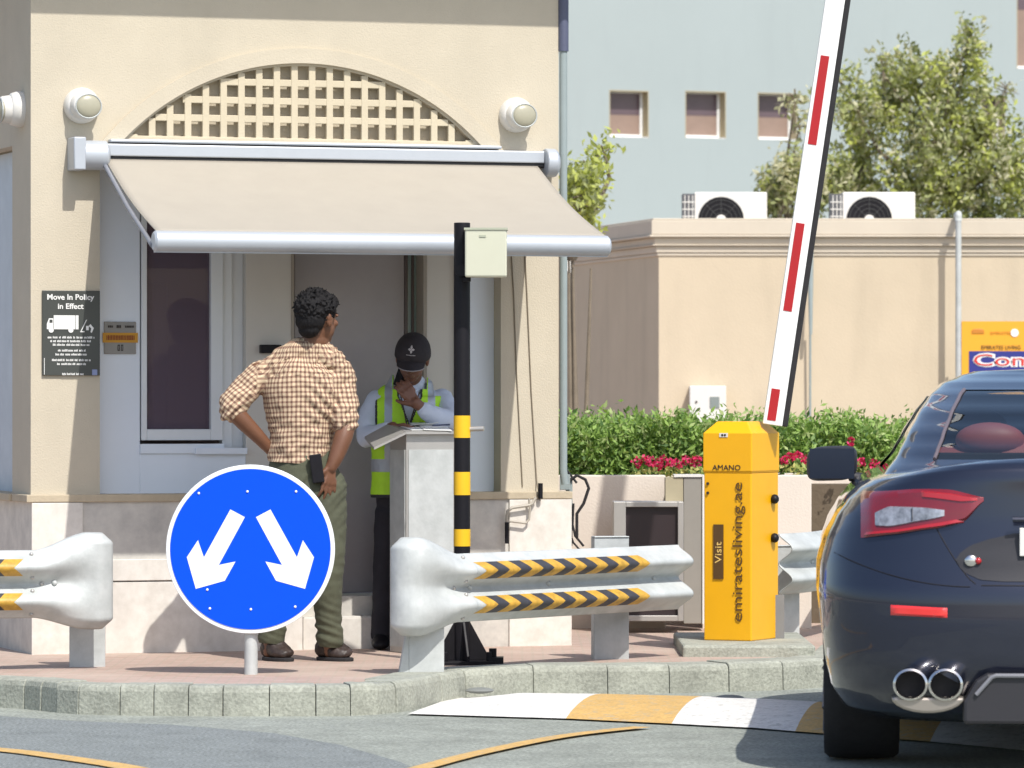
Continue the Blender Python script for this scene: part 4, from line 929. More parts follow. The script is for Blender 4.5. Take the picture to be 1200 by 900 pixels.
#        z    halfw rear-offset front-offset
BT = [(.19,.80,.30,.30),(.24,.875,.12,.14),(.32,.915,.045,.06),(.42,.935,.010,.02),(.55,.948,.0,.0),(.66,.955,.004,.0),(.76,.948,.035,.04),(.85,.925,.055,.12),(.93,.89,.07,.35),(.99,.85,.075,.6),(1.03,.81,.075,.8),(1.06,.765,.08,.95),(1.082,.70,.10,1.05),(1.10,.60,.14,1.15),(1.115,.45,.22,1.25),(1.12,.2,.4,1.5)]
def lip(x, y): return .045*math.exp(-((y-.10)/.22)**2)*max(0, 1-(abs(x)/.80)**4)
def bodyP(t, z, off=0):   # t 0..1: rear centre (0) round the left side to the front centre (1)
    w_, yr, yf = interp(BT, z); Lr, Lf = .55, 1.0; p = 2.7
    if t < .42:
        s_ = t/.42; a = s_*math.pi/2; x = w_*math.sin(a)**(2/p*1.0) if a > 0 else 0
        x = w_*(math.sin(a)**.85); y = yr+Lr*(1-max(1-(x/w_)**p, 0)**(1/p))
        ws = 1-.035*(1-s_)
    elif t < .8:
        s_ = (t-.42)/.38; x = w_; y = yr+Lr+(LEN-yf-Lf-yr-Lr)*s_
    else:
        s_ = (t-.8)/.2; a = (1-s_)*math.pi/2; x = w_*math.sin(a)**.85; y = LEN-yf-Lf*(1-max(1-(x/w_)**2.3, 0)**(1/2.3))
    # haunch and slight pinch in the doors
    bulge = .022*math.exp(-((y-1.1)/.45)**2)*math.exp(-((z-.75)/.28)**2) + .02*math.exp(-((y-4.0)/.45)**2)*math.exp(-((z-.7)/.25)**2) - .02*math.exp(-((y-2.6)/.8)**2)*math.exp(-((z-.6)/.25)**2)
    x += bulge*(1 if t > .25 else 0)
    zz = z + (lip(x, y) if z > 1.0 else lip(x, y)*max(0, (z-.9)/.1)*.999)
    return x, y, zz
ts = [i/60*.42 for i in range(61)] + [.42+.38*i/34 for i in range(1, 35)] + [.8+.2*i/18 for i in range(1, 19)]
zs_ = []
for a, b in zip(BT, BT[1:]): zs_ += [a[0]+(b[0]-a[0])*k/3 for k in range(3)]
zs_.append(BT[-1][0])
m = MB(MC)
full = [(-1, t) for t in ts] + [(1, t) for t in ts[::-1][1:-1]]
NV = len(zs_); V = []
for sg, t in full:
    for z in zs_: x, y, zz = bodyP(t, z); V.append((sg*x, y, zz))
nf = len(full); Fc = [(i*NV+j, ((i+1) % nf)*NV+j, ((i+1) % nf)*NV+j+1, i*NV+j+1) for i in range(nf) for j in range(NV-1)]
Fc.append(tuple(i*NV for i in range(nf))[::-1]); Fc.append(tuple(i*NV+NV-1 for i in range(nf)))
m.add(V, Fc)
body = m.build('body', paint, CAR, smooth=True, autosm=False)
# wheel arches
wc = [(1.10, -1), (1.10, 1), (4.10, -1), (4.10, 1)]
cut = MB(MC)
for y, sg in wc: cut.tube([(sg*.60, y, .355), (sg*1.2, y, .355)], .395, 40)
co = cut.build('arch_cutter', paint, CAR); mo = body.modifiers.new('b', 'BOOLEAN'); mo.operation = 'DIFFERENCE'; mo.solver = 'EXACT'; mo.object = co
nm = evalmesh(body); old = body.data; body.modifiers.clear(); body.data = nm; nm.name = 'body'; bpy.data.objects.remove(co)
nm.set_sharp_from_angle(angle=R(42))
# wheels
for y, sg in wc:
    M = MC @ Matrix.Translation((sg*.80, y, .355)); 
    m = MB(M); pr_ = [(-.13,.27),(-.142,.30),(-.14,.335),(-.12,.352),(-.06,.356),(.06,.356),(.12,.352),(.14,.335),(.142,.30),(.13,.27)]
    m.grid(lambda u, v: (pr_[int(round(v*9))][0], pr_[int(round(v*9))][1]*math.cos(2*math.pi*u), pr_[int(round(v*9))][1]*math.sin(2*math.pi*u)), 48, 9, closeu=True)
    for q in (-.07, -.025, .025, .07):
        pass
    wh = m.build('wheel', rubber, CAR, smooth=True)
    m = MB(M); m.tube([(-.12,0,0),(.12,0,0)], .27, 36); 
    for k in range(10):
        a = k*math.pi/5; m.tube([(sg*.125, .05*math.cos(a), .05*math.sin(a)), (sg*.13, .26*math.cos(a), .26*math.sin(a))], .018, 6)
    m.build('rim', mat('dark_alloy', (.10,.10,.11), .35, metal=.8), wh, smooth=True, weld=False)
# greenhouse
GT = [(1.02,.785,.42,3.75),(1.08,.715,.60,3.62),(1.15,.662,.82,3.45),(1.22,.625,1.02,3.25),(1.30,.58,1.27,3.02),(1.37,.53,1.55,2.82),(1.42,.475,1.78,2.78),(1.452,.40,1.98,2.72),(1.47,.34,2.08,2.70),(1.478,.15,2.10,2.68)]
def gh(t, z, off=0):
    w_, yr, yf = interp(GT, z); p = 3.4; Lr = .28; Lf = .28; w_ += off
    if t < .4:
        a = t/.4*math.pi/2; x = w_*math.sin(a)**.8; y = yr-off+Lr*(1-max(1-(x/w_)**p, 0)**(1/p))
    elif t < .7:
        s_ = (t-.4)/.3; x = w_; y = yr+Lr+(yf-Lf-yr-Lr)*s_
    else:
        a = (1-t)/.3*math.pi/2; x = w_*math.sin(a)**.8; y = yf+off-Lf*(1-max(1-(x/w_)**p, 0)**(1/p))
    return x, y, z+off*.3
NT = 120; zg = []
for a, b in zip(GT, GT[1:]): zg += [a[0]+(b[0]-a[0])*k/4 for k in range(4)]
zg.append(GT[-1][0])
def region(t, z):
    x, y, _ = gh(t, z)
    w_ = interp(GT, z)[0]
    if t < .4:
        if 1.135 < z < 1.395 and t < .2133: return 'rear'
    if .43 <= t < .665 and 1.075 < z < 1.375: return 'side'
    if t > .775 and 1.09 < z < 1.41: return 'front'
    return 'body'
for part in ('body', 'rear', 'side', 'front'):
    sides = [(-1,), (1,)] if part == 'side' else [(-1, 1)]
    for sgs in sides:
        m = MB(MC)
        for sg in sgs:
            for i in range(NT):
                for j in range(len(zg)-1):
                    t0, t1, z0, z1 = i/NT, (i+1)/NT, zg[j], zg[j+1]
                    if region((t0+t1)/2, (z0+z1)/2) != part: continue
                    o_ = 0 if part == 'body' else -.006
                    q = [gh(t0,z0,o_), gh(t1,z0,o_), gh(t1,z1,o_), gh(t0,z1,o_)]
                    m.add([(sg*x, y, z) for x, y, z in q], [(0,1,2,3)])
        if part == 'body':
            m.add([(s*gh(t,GT[-1][0])[0], gh(t,GT[-1][0])[1], GT[-1][0]) for s,t in [(-1,i/40) for i in range(41)]+[(1,i/40) for i in range(39,0,-1)]], [tuple(range(80))])
            o = m.build('roof', paint, CAR, smooth=True)
        else:
            o = m.build({'rear': 'rear_window', 'side': 'side_window', 'front': 'windscreen'}[part], glassmat('car_glass_'+part, (.62,.68,.66) if part == 'rear' else (.85,.88,.84), .02, .01) , CAR, smooth=True)
# chrome/black surround of the rear glass
def gx(x, z, off=.004):    # point on the rear screen at half width x
    w_, yr, yf = interp(GT, z); return (-x, yr-off+.28*(1-max(1-(x/w_)**3.4, 0)**(1/3.4)), z)
m = MB(MC)
pts = [gx(interp(GT, z)[0]*.79, z) for z in [1.135+(1.395-1.135)*k/14 for k in range(15)]]
m.tube(pts, .007, 8); m.build('window_seal', mat('seal_brown', (.14,.11,.12), .4), CAR, smooth=True); m = MB(MC); m.tube([(-p[0], p[1], p[2]) for p in pts], .007, 8)
m.build('window_seal', mat('seal_brown', (.14,.11,.12), .4), CAR, smooth=True, weld=False)
# interior
m = MB(MC); m.box(-.62,.62,.95,3.2,1.09,1.15); m.build('parcel_shelf', mat('cabin_black', (.02,.018,.02), .7), CAR)
seat = mat('red_leather', (.42,.10,.10), .5, var=.1)
for x in (-.34, .34):
    m = MB(MC); m.sphere((x*.88, 1.62, 1.20), (.135, .06, .068), 20, 12); m.box(x-.05,x+.05,1.6,1.64,1.14,1.19); m.build('headrest', seat, CAR, smooth=True)
    m = MB(MC); m.sphere((x, 2.45, 1.24), (.14, .06, .09), 20, 12); m.sphere((x, 2.48, 1.08), (.24,.10,.14), 20, 12); m.build('front_seat', mat('cabin_black', (0,0,0)), CAR, smooth=True, weld=False)
m = MB(MC); m.sphere((0,1.66,1.13), (.60,.09,.07), 24, 10); m.build('rear_seat', seat, CAR, smooth=True)
m = MB(MC); m.sphere((0,3.0,1.40), (.13,.02,.035), 16, 8); m.build('rear_view_mirror', trim, CAR, smooth=True)
# tail lights (left and right), patches that follow the body
def surfx(x, z, off):     # rear body surface at half-width x
    w_, yr, yf = interp(BT, z); x = min(x, w_*.9999); y = yr+.55*(1-max(1-(x/w_)**2.7, 0)**(1/2.7))
    zz = z+lip(x,y)*max(0, min(1, (z-.9)/.1)); nx = (x/w_)**3; ln = math.hypot(nx, 1); return (-(x+off*nx/ln), y-off/ln, zz)
def patch(x0, x1, top, bot, off, nx=40, nz=10):
    def P(u, v):
        x = x0+(x1-x0)*u; zt_, zb_ = top(x), bot(x); edge = min(u, 1-u, v, 1-v)
        o_ = off*min(1, edge*9+.15)
        return surfx(x, zb_+(zt_-zb_)*v, o_)
    return P, nx, nz
def lin(tab): return lambda x: interp([(a, b) for a, b in tab], x)[0]
for sg in (-1, 1):
    Ms = MC if sg < 0 else MC @ Matrix.Diagonal((-1,1,1,1))
    top = lin([(.37,.975),(.50,.998),(.65,1.012),(.80,1.025)]); bot = lin([(.37,.965),(.44,.915),(.55,.895),(.70,.872),(.80,.858)])
    m = MB(Ms); P, a, b = patch(.37, .805, top, bot, .014); m.grid(P, a, b); tl = m.build('tail_light', mat('tail_deep_red', (.20,.006,.012), .12, var=.2, vscale=9, coat=1), CAR, smooth=True)
    m = MB(Ms); P, a, b = patch(.385, .60, lin([(.385,.974),(.5,.992),(.6,1.002)]), lin([(.385,.966),(.45,.962),(.6,.980)]), .019, 20, 5); m.grid(P, a, b); m.build('upper_lens', tailred, tl, smooth=True)
    m = MB(Ms); P, a, b = patch(.44, .795, lin([(.44,.925),(.55,.912),(.70,.890),(.795,.880)]), lin([(.44,.912),(.55,.898),(.70,.876),(.795,.866)]), .019, 20, 5); m.grid(P, a, b); m.build('lower_lens', tailred, tl, smooth=True)
    m = MB(Ms); P, a, b = patch(.615, .62, lin([(.49,.945),(.6,.962),(.70,.968)]), lin([(.49,.93),(.58,.912),(.7,.895)]), .024, 3, 5); m.grid(P, a, b); m.build('lens_divider', trim, tl, smooth=True)
    top2 = lin([(.49,.945),(.6,.958),(.70,.968),(.765,.945)]); bot2 = lin([(.49,.930),(.58,.915),(.7,.895),(.765,.900)])
    m = MB(Ms); P, a, b = patch(.49, .765, top2, bot2, .020); m.grid(P, a, b); m.build('clear_lens', tailclear, tl, smooth=True)
    m = MB(Ms); P, a, b = patch(.50, .70, lin([(.5,.615),(.7,.622)]), lin([(.5,.580),(.7,.586)]), .010, 20, 5); m.grid(P, a, b); m.build('reflector', mat('reflector_red', (.75,.03,.03), .25, coat=1), CAR, smooth=True)
    # exhaust pair
    ex = MB(Ms)
    xs_ = (-.632, -.508)
    for xx in xs_:
        ex.grid(lambda u, v, xx=xx: (xx+[.050,.062,.062,.054,.050,.048][int(round(v*5))]*math.cos(2*math.pi*u), [.09,.03,-.012,-.018,-.012,.09][int(round(v*5))], .345+[.050,.062,.062,.054,.050,.048][int(round(v*5))]*.92*math.sin(2*math.pi*u)), 36, 5, closeu=True)
    xo = ex.build('exhaust', chrome, CAR, smooth=True, weld=False)
    m = MB(Ms); pts = []
    for k in range(12): a = math.pi+math.pi*k/11; pts.append((-.570+.130*math.cos(a)*(1 if True else 1), .300+.058*math.sin(a)))
    m.prism(pts, .0, .1); m.build('exhaust_shroud', mat('tarnished_metal', (.38,.34,.30), .35, metal=.7), xo, bevel=.01)
    m = MB(Ms)
    for xx in xs_: m.tube([(xx,.07,.345),(xx,.075,.345)], .050, 24)
    m.build('exhaust_bore', black, xo, weld=False)
# lower diffuser, recess, plate
m = MB(MC); m.prism([(-.445,.285),(-.40,.36),(-.36,.385),(.36,.385),(.40,.36),(.445,.285),(.445,.205),(-.445,.205)], -.006, .10); m.build('diffuser', trim, CAR, bevel=.012)
m = MB(MC); m.tube([(-.40,-.012,.31),(-.345,-.014,.372),(-.33,-.014,.378),(.33,-.014,.378),(.345,-.014,.372),(.40,-.012,.31)], .008, 8); m.build('diffuser_trim', mat('grey_trim', (.20,.20,.22), .35), CAR, smooth=True)
def surfpatch(name, pts_top, pts_bot, x0, x1, off, mm, nx=30, nz=6):
    m = MB(MC)
    def P(u, v):
        x = x0+(x1-x0)*u; z = pts_bot(abs(x))+(pts_top(abs(x))-pts_bot(abs(x)))*v; s_ = surfx(abs(x), z, off); return (x, s_[1], s_[2])
    m.grid(P, nx, nz); return m.build(name, mm, CAR, smooth=True)
surfpatch('plate_recess', lin([(0,.88),(.26,.88),(.34,.862),(.41,.84),(.45,.815),(.47,.785)]), lin([(0,.71),(.30,.71),(.38,.715),(.43,.735),(.46,.76),(.47,.784)]), -.47, .0, .003, trim)
surfpatch('plate_recess', lin([(0,.88),(.26,.88),(.34,.862),(.41,.84),(.45,.815),(.47,.785)]), lin([(0,.71),(.30,.71),(.38,.715),(.43,.735),(.46,.76),(.47,.784)]), .47, .0, .003, trim) if False else None
m = MB(MC); m.box(-.245,.245,.03,.044,.80,.90); m.build('number_plate', plast, CAR, bevel=.002)
m = MB(MC); m.tube([(-.27,.03,.93),(.27,.03,.93)], .010, 8); m.build('boot_handle', paint, CAR, smooth=True)
m = MB(MC); q = surfx(.415, .782, .008); m.sphere(q, (.024,.01,.022), 16, 8); m.build('parking_sensor', chrome, CAR, smooth=True)
m = MB(MC); q = surfx(.39, .782, .010); m.sphere(q, (.012,.01,.012), 12, 8); m.build('badge', tailred, CAR, smooth=True)
# shut lines: boot lid edge and bumper crease as thin dark strips
def strip(name, pts, r=.003, mm=None): m = MB(MC); m.tube(pts, r, 6); return m.build(name, mm or black, CAR, smooth=True)
strip('boot_seam', [surfx(.36+.25*(k/14), .86-.05*math.sin(k/14*1.3)-.165*(k/14)**3, -.001) for k in range(0)] or [surfx(.05+.33*k/10, .695, -.001) for k in range(11)])
strip('bumper_seam', [surfx(.42+.50*k/24, .69+.12*(k/24)**2, -.0005) for k in range(25)], .0025)
strip('boot_seam', [surfx(.40+.02*k, .70+.016*k**1.3, -.0005) for k in range(9)], .0025)
0 and strip('lower_crease', [surfx(.40+.5*k/20, .47+.03*math.sin(k/20*3), -.001) for k in range(21)], .004, trim)
# door mirror
for sg in (-1, 1):
    M = MC @ Matrix.Translation((sg*.915, 3.30, 1.085)); m = MB(M)
    def sq(u, v):
        a = 2*math.pi*u; b = math.pi*(v-.5)*.999; f_ = lambda q, e_: math.copysign(abs(q)**e_, q)
        return (.108*f_(math.cos(a), .5)*f_(math.cos(b), .55)*(1 if True else 1), .075*f_(math.sin(b), .8)+.03, .074*f_(math.sin(a), .55)*f_(math.cos(b), .55)+.01*math.cos(a)*-sg)
    m.grid(sq, 40, 20, closeu=True); mr_ = m.build('door_mirror', trim, CAR, smooth=True)
    m = MB(M); m.tube([(-sg*.08,.02,-.055),(-sg*.16,.06,-.075)], [.022,.03], 10); m.build('mirror_arm', trim, mr_, smooth=True)
    m = MB(M)
    m.grid(lambda u, v: ((u-.5)*.190, -.0475+.006*((u-.5)**2+(v-.5)**2), (v-.5)*.128), 10, 10); gl_ = m.build('mirror_glass', mat('mirror_glass', (.012,.018,.035), .25, var=0, spec=.3), mr_, smooth=True)  # dark blue base colour stands in for the mirror's reflection
# ================================================================ PEOPLE
def limb(m, pts, n=20):
    """pts: (x,y,z, r) or (x,y,z, rx, ry[, side vector]) -> closed tapered tube with rounded ends"""
    P = [Vector(p[:3]) for p in pts]; S = []
    # densify with catmull on position and radius
    for i in range(len(pts)-1):
        a, b, c, d = pts[max(i-1,0)], pts[i], pts[i+1], pts[min(i+2, len(pts)-1)]
        for k in range(6):
            t = k/6; v = []
            for q in range(5):
                g_ = lambda p: (p[q] if q < len(p) else p[3])
                v.append(.5*((2*g_(b))+(g_(c)-g_(a))*t+(2*g_(a)-5*g_(b)+4*g_(c)-g_(d))*t*t+(3*g_(b)-g_(a)-3*g_(c)+g_(d))*t**3))
            S.append(v)
    l = pts[-1]; S.append([l[0], l[1], l[2], l[3], l[4] if len(l) > 4 else l[3]])
    side = Vector((1, 0, 0)); V = []
    N = len(S)
    rings = []
    for i, s in enumerate(S):
        p = Vector(s[:3]); d = (Vector(S[min(i+1,N-1)][:3])-Vector(S[max(i-1,0)][:3])).normalized()
        a = side - d*side.dot(d)
        if a.length < .25: a = Vector((0,1,0)) - d*d.y
        a.normalize(); b = d.cross(a).normalized(); rings.append((p, a, b, max(s[3], .002), max(s[4], .002), d))
    out = []
    for e, (idx, sg) in enumerate(((0, -1), (N-1, 1))):
        p, a, b, rx, ry, d = rings[idx]; r = min(rx, ry); cap = []
        for t in (.5, .85, .98): cap.append((p+d*sg*r*t, a, b, rx*math.sqrt(1-t*t), ry*math.sqrt(1-t*t), d))
        if e == 0: pre = cap[::-1]
        else: post = cap
    rings = pre+rings+post
    for p, a, b, rx, ry, d in rings:
        for j in range(n): t = 2*math.pi*j/n; V.append(p+a*math.cos(t)*rx+b*math.sin(t)*ry)
    M_ = len(rings)
    m.add(V, [(i*n+j, i*n+(j+1)%n, (i+1)*n+(j+1)%n, (i+1)*n+j) for i in range(M_-1) for j in range(n)] + [tuple(range(n))[::-1], tuple((M_-1)*n+j for j in range(n))])
def fuse(m, name, mats, parent, voxel, smooth=6, wrinkle=None, post=None):
    o = m.build(name, mats, parent, weld=False)
    bm = bmesh.new(); bm.from_mesh(o.data)
    bmesh.ops.recalc_face_normals(bm, faces=bm.faces); bm.to_mesh(o.data); bm.free()
    r = o.modifiers.new('r', 'REMESH'); r.mode = 'VOXEL'; r.voxel_size = voxel
    s = o.modifiers.new('s', 'SMOOTH'); s.factor = .5; s.iterations = smooth
    me = evalmesh(o); o.modifiers.clear(); o.data = me; me.name = name
    me.materials.clear()
    for q in (mats if isinstance(mats, (list, tuple)) else [mats]): me.materials.append(q)
    if wrinkle:
        no = [v.normal.copy() for v in me.vertices]
        for v, n_ in zip(me.vertices, no): v.co += n_*wrinkle(v.co)
    if post: post(me)
    me.polygons.foreach_set('use_smooth', [True]*len(me.polygons)); me.update(); return o
def nz(p, s, o=0): return noise.noise(Vector((p[0]*s[0]+o, p[1]*s[1]+o, p[2]*s[2]-o)))
def hand(m, wrist, dirv, palmn, curl, L=.185, spread=.10, thumb_side=1, r=.0085):
    """wrist point, pointing direction, palm normal; five fingers; curl per finger in radians"""
    d = Vector(dirv).normalized(); n_ = (Vector(palmn)-d*Vector(palmn).dot(d)).normalized(); s_ = d.cross(n_).normalized()*thumb_side
    w_ = Vector(wrist); k = L/.185
    for q in (-1.5,-.5,.5,1.5):
        b = w_+d*.085*k+s_*q*.0195*k; limb(m, [(*(w_+s_*q*.011*k), .0125*k),(*(w_.lerp(b, .6)), .0125*k),(*b, .011*k)], 10)
    lens_ = (.070,.080,.076,.060)     # index, middle, ring, little (index is next to the thumb)
    for i, q in enumerate((1.5,.5,-.5,-1.5)):
        b = w_+d*.085*k+s_*q*.0195*k; pts = [(*(b-d*.02), r*1.05*k)]; pos = b.copy(); ang = curl[i]*.35; cur = d.copy()
        sp = s_*spread*(q/1.5)
        for seg, fr_ in enumerate((.45,.32,.23)):
            cur = (d*math.cos(ang)+n_*math.sin(ang)+sp).normalized(); pos = pos+cur*lens_[i]*k*fr_; pts.append((*pos, r*(1-.12*seg)*k)); ang += curl[i]*.6
        limb(m, pts, 10)
    b = w_+d*.022*k+s_*.026*k; td = (d*.75+s_*.65+n_*curl[4]).normalized(); p1 = b+td*.042*k; p2 = p1+(td*.8+d*.35+n_*curl[4]*.5).normalized()*.030*k
    limb(m, [(*(w_+s_*.008), .013*k),(*b, .0135*k),(*p1, .0105*k),(*p2, .0085*k)], 10)
def skinmat(name, c):
    m = mat(name, c, .45, var=.18, vscale=25, bump=.15, bscale=200); b = m.node_tree.nodes['Principled BSDF']; b.inputs['Subsurface Weight'].default_value = .08; b.inputs['Subsurface Radius'].default_value = (.02,.008,.005); b.inputs['Subsurface Scale'].default_value = .3; return m
def headshape(m, M, k=1.0):
    """head in its own frame: +y nose direction, z up, origin at the middle of the skull"""
    def T(p): q = M @ Vector(p[:3]); return (q.x, q.y, q.z)
    old = m.M; m.M = old @ M
    m.sphere((0,-.012*k,.025*k), (.076*k,.096*k,.088*k), 28, 18); m.sphere((0,.022*k,-.035*k), (.060*k,.066*k,.072*k), 24, 16); m.sphere((0,.045*k,-.085*k), (.036*k,.034*k,.026*k), 18, 10)
    m.sphere((0,.085*k,.022*k), (.048*k,.014*k,.012*k), 16, 8)                       # brow
    limb_pts = [(0,.084*k,.012*k,.009*k),(0,.097*k,-.012*k,.011*k),(0,.103*k,-.026*k,.0145*k)]; limb(m, limb_pts, 12)
    m.sphere((.012*k,.092*k,-.032*k), (.009*k,.010*k,.008*k), 10, 8); m.sphere((-.012*k,.092*k,-.032*k), (.009*k,.010*k,.008*k), 10, 8)
    m.sphere((0,.082*k,-.056*k), (.024*k,.013*k,.0065*k), 14, 8); m.sphere((0,.080*k,-.067*k), (.021*k,.013*k,.0075*k), 14, 8)
    for sx in (-1, 1):
        m.sphere((sx*.040*k,.062*k,-.015*k), (.022*k,.020*k,.018*k), 12, 8)
        m.sphere((sx*.076*k,-.005*k,-.008*k), (.010*k,.020*k,.032*k), 12, 10); m.sphere((sx*.080*k,-.012*k,.006*k), (.008*k,.018*k,.018*k), 12, 8)
    m.M = old
def shoe(m, heel, toe, w_=.05, h=.075):
    h0, t0 = Vector(heel), Vector(toe); d = (t0-h0); 
    limb(m, [(*(h0+Vector((0,0,h*.55))), w_*.72, h*.55),(*(h0+d*.3+Vector((0,0,h*.6))), w_*.78, h*.6),(*(h0+d*.62+Vector((0,0,h*.42))), w_*.95, h*.40),(*(h0+d*.92+Vector((0,0,h*.30))), w_*.75, h*.28)], 20)

# ------------------------------------------------ man in the checked shirt
sk1 = skinmat('brown_skin', (.17,.075,.040)); sk2 = skinmat('dark_skin', (.20,.09,.055))
XM, YM = (350-600)/F*22.2, 22.2
MAN = empty('person', (XM, YM, PZ)); tag(MAN, 'person seen from behind in a checked shirt and olive trousers, left hand on hip', 'person')
kM = F/22.2
def q(px, py, y, *r): return ((px-350)/kM, y, (775-py)/kM, *r)
mm = lambda: MB(Matrix.Translation((XM, YM, PZ)))
HM = Matrix.Translation(Vector(q(373, 374, .0))) @ Matrix.Rotation(R(-40), 4, 'Z') @ Matrix.Rotation(R(-4), 4, 'X')
m = mm(); headshape(m, HM, 1.05)
limb(m, [q(362,428,.03,.062,.06), q(366,408,.02,.056,.058), q(371,390,.01,.055,.062)])
# torso core under the shirt
m.sphere(q(371,398,.015), (.060,.062,.07), 18, 12)
limb(m, [q(355,560,.02,.14,.10), q(353,520,.02,.13,.09), q(356,470,.02,.15,.10), q(358,440,.02,.16,.09), q(360,424,.03,.09,.07)])
# left arm (image left): shoulder, elbow, wrist, hand on the hip
limb(m, [q(303,436,.02,.052), q(284,458,-.03,.046), q(272,478,-.07,.043)]); limb(m, [q(270,476,-.07,.044), q(284,492,-.055,.042), q(303,512,-.02,.034), q(319,530,.02,.026)])
hand(m, Vector(q(318,529,.02)), (.55,.55,-.62), (.75,-.1,.6), (.5,.5,.55,.6,.3), L=.18, thumb_side=1)
# right arm: hanging, bent back, the hand at the back pocket
limb(m, [q(400,448,.028,.048), q(404,472,-.008,.045), q(403,503,-.048,.043)]); limb(m, [q(406,500,-.05,.045), q(402,515,-.07,.044), q(395,535,-.09,.036), q(389,548,-.10,.028)])
hand(m, Vector(q(389,546,-.10)), (-.10,-.05,-1), (-.5,.8,0), (.45,.30,.35,.5,.2), L=.185, spread=.16, thumb_side=-1)
# legs
limb(m, [q(338,566,.02,.078,.08), q(334,620,.02,.066,.07), q(330,668,.0,.050,.055), q(322,720,.03,.045,.05), q(316,764,.04,.035)])
limb(m, [q(374,566,.02,.080,.085), q(378,620,.0,.068,.07), q(382,668,-.02,.050,.055), q(384,720,.0,.045,.05), q(388,764,.02,.035)])
fuse(m, 'body', sk1, MAN, .0046, 4)
# hair
m = mm(); old = m.M; m.M = old @ HM
m.sphere((0,-.022,.045), (.091,.108,.088), 28, 20); m.sphere((0,-.055,-.01), (.078,.062,.066), 24, 14); m.sphere((0,.045,.082), (.070,.058,.044), 20, 12); m.sphere((0,-.062,-.055), (.060,.038,.042), 16, 10)
rn = random.Random(21)
for _ in range(560):
    a = rn.uniform(0, 2*math.pi); b = math.asin(rn.uniform(-.75, 1)); 
    c = Vector((.088*math.cos(a)*math.cos(b), -.02+.104*math.sin(a)*math.cos(b), .045+.086*math.sin(b)))
    if c.y > .03 and c.z < .07: continue
    kk = 1 if c.z > .03 else .35
    d = (c-Vector((0,-.02,.045))).normalized(); tw = Vector((rn.gauss(0,.6), rn.gauss(0,.6), rn.gauss(.35,.5)))
    limb(m, [(*(c-d*.01), .007), (*(c+(d+tw).normalized()*.009), .0055), (*(c+(d*.6*kk+tw*1.8).normalized()*.022*max(kk,.6)), .003)], 6)
m.M = old
fuse(m, 'hair', mat('black_hair', (.010,.009,.010), .7, spec=.25, var=.4, vscale=60, bump=.5, bscale=300), MAN, .0032, 2, lambda p: .0022*nz(p, (90,90,45)))
# checked shirt
def plaid():
    m = bpy.data.materials.new('checked_cotton'); m.use_nodes = True; n = m.node_tree; L = n.links; b = n.nodes['Principled BSDF']; b.inputs['Roughness'].default_value = .85
    tc = n.nodes.new('ShaderNodeTexCoord'); at_ = n.nodes.new('ShaderNodeAttribute'); at_.attribute_name = 'weave'
    sp = n.nodes.new('ShaderNodeSeparateXYZ'); L.new(at_.outputs['Vector'], sp.inputs[0])
    def M_(op, a, b_=None, **k):
        q = n.nodes.new('ShaderNodeMath'); q.operation = op
        for i, v in enumerate((a, b_)):
            if v is None: continue
            if isinstance(v, (int, float)): q.inputs[i].default_value = v
            else: L.new(v, q.inputs[i])
        return q.outputs[0]
    def band(ax, per, wd, off=0): f = M_('FRACT', M_('ADD', M_('DIVIDE', sp.outputs[ax], per), off)); return M_('LESS_THAN', f, wd)
    dk = M_('MULTIPLY', M_('ADD', band(0, .0225, .42), band(1, .0235, .42)), .5)
    ln = M_('MULTIPLY', M_('ADD', band(0, .0450, .12, .35), band(1, .047, .12, .35)), .25)
    f = M_('MINIMUM', M_('ADD', dk, ln), 1.0)
    cr = n.nodes.new('ShaderNodeValToRGB'); e = cr.color_ramp.elements; e[0].position = 0; e[0].color = (.58,.46,.31,1); e[1].position = 1; e[1].color = (.13,.07,.05,1); e_ = cr.color_ramp.elements.new(.5); e_.color = (.34,.22,.15,1)
    L.new(f, cr.inputs[0]); L.new(cr.outputs[0], b.inputs['Base Color'])
    nb = n.nodes.new('ShaderNodeTexNoise'); nb.inputs['Scale'].default_value = 300; L.new(tc.outputs['Object'], nb.inputs[0]); bp = n.nodes.new('ShaderNodeBump'); bp.inputs['Strength'].default_value = .2; bp.inputs['Distance'].default_value = .002; L.new(nb.outputs[0], bp.inputs['Height']); L.new(bp.outputs[0], b.inputs['Normal'])
    return m
pl_ = plaid()
m = mm()
limb(m, [q(352,541,.015,.158,.118), q(352,520,.015,.150,.112), q(354,490,.015,.172,.120), q(356,460,.015,.205,.124), q(357,440,.02,.205,.110), q(359,428,.025,.150,.085), q(363,416,.025,.085,.072)], 32)
m.sphere(q(313,439,.02), (.078,.075,.062), 18, 12); m.sphere(q(398,446,.025), (.072,.074,.060), 18, 12)
limb(m, [q(316,431,.02,.055,.06), q(340,417,.02,.062,.066), q(362,410,.022,.062,.066), q(384,421,.022,.060,.064), q(402,438,.025,.052,.06)], 20)
limb(m, [q(362,424,.022,.082,.076), q(366,409,.02,.070,.072), q(368,402,.018,.064,.068)], 24)      # collar
limb(m, [q(308,438,.02,.074), q(290,455,-.02,.066), q(277,470,-.055,.064)], 24)
limb(m, [q(290,455,-.02,.066), q(276,471,-.055,.068), q(273,480,-.063,.064)], 24)
limb(m, [q(399,449,.025,.068), q(404,470,-.005,.064), q(403,492,-.04,.060)], 24); limb(m, [q(404,483,-.03,.064), q(403,497,-.045,.062)], 24)
SIDE = {}
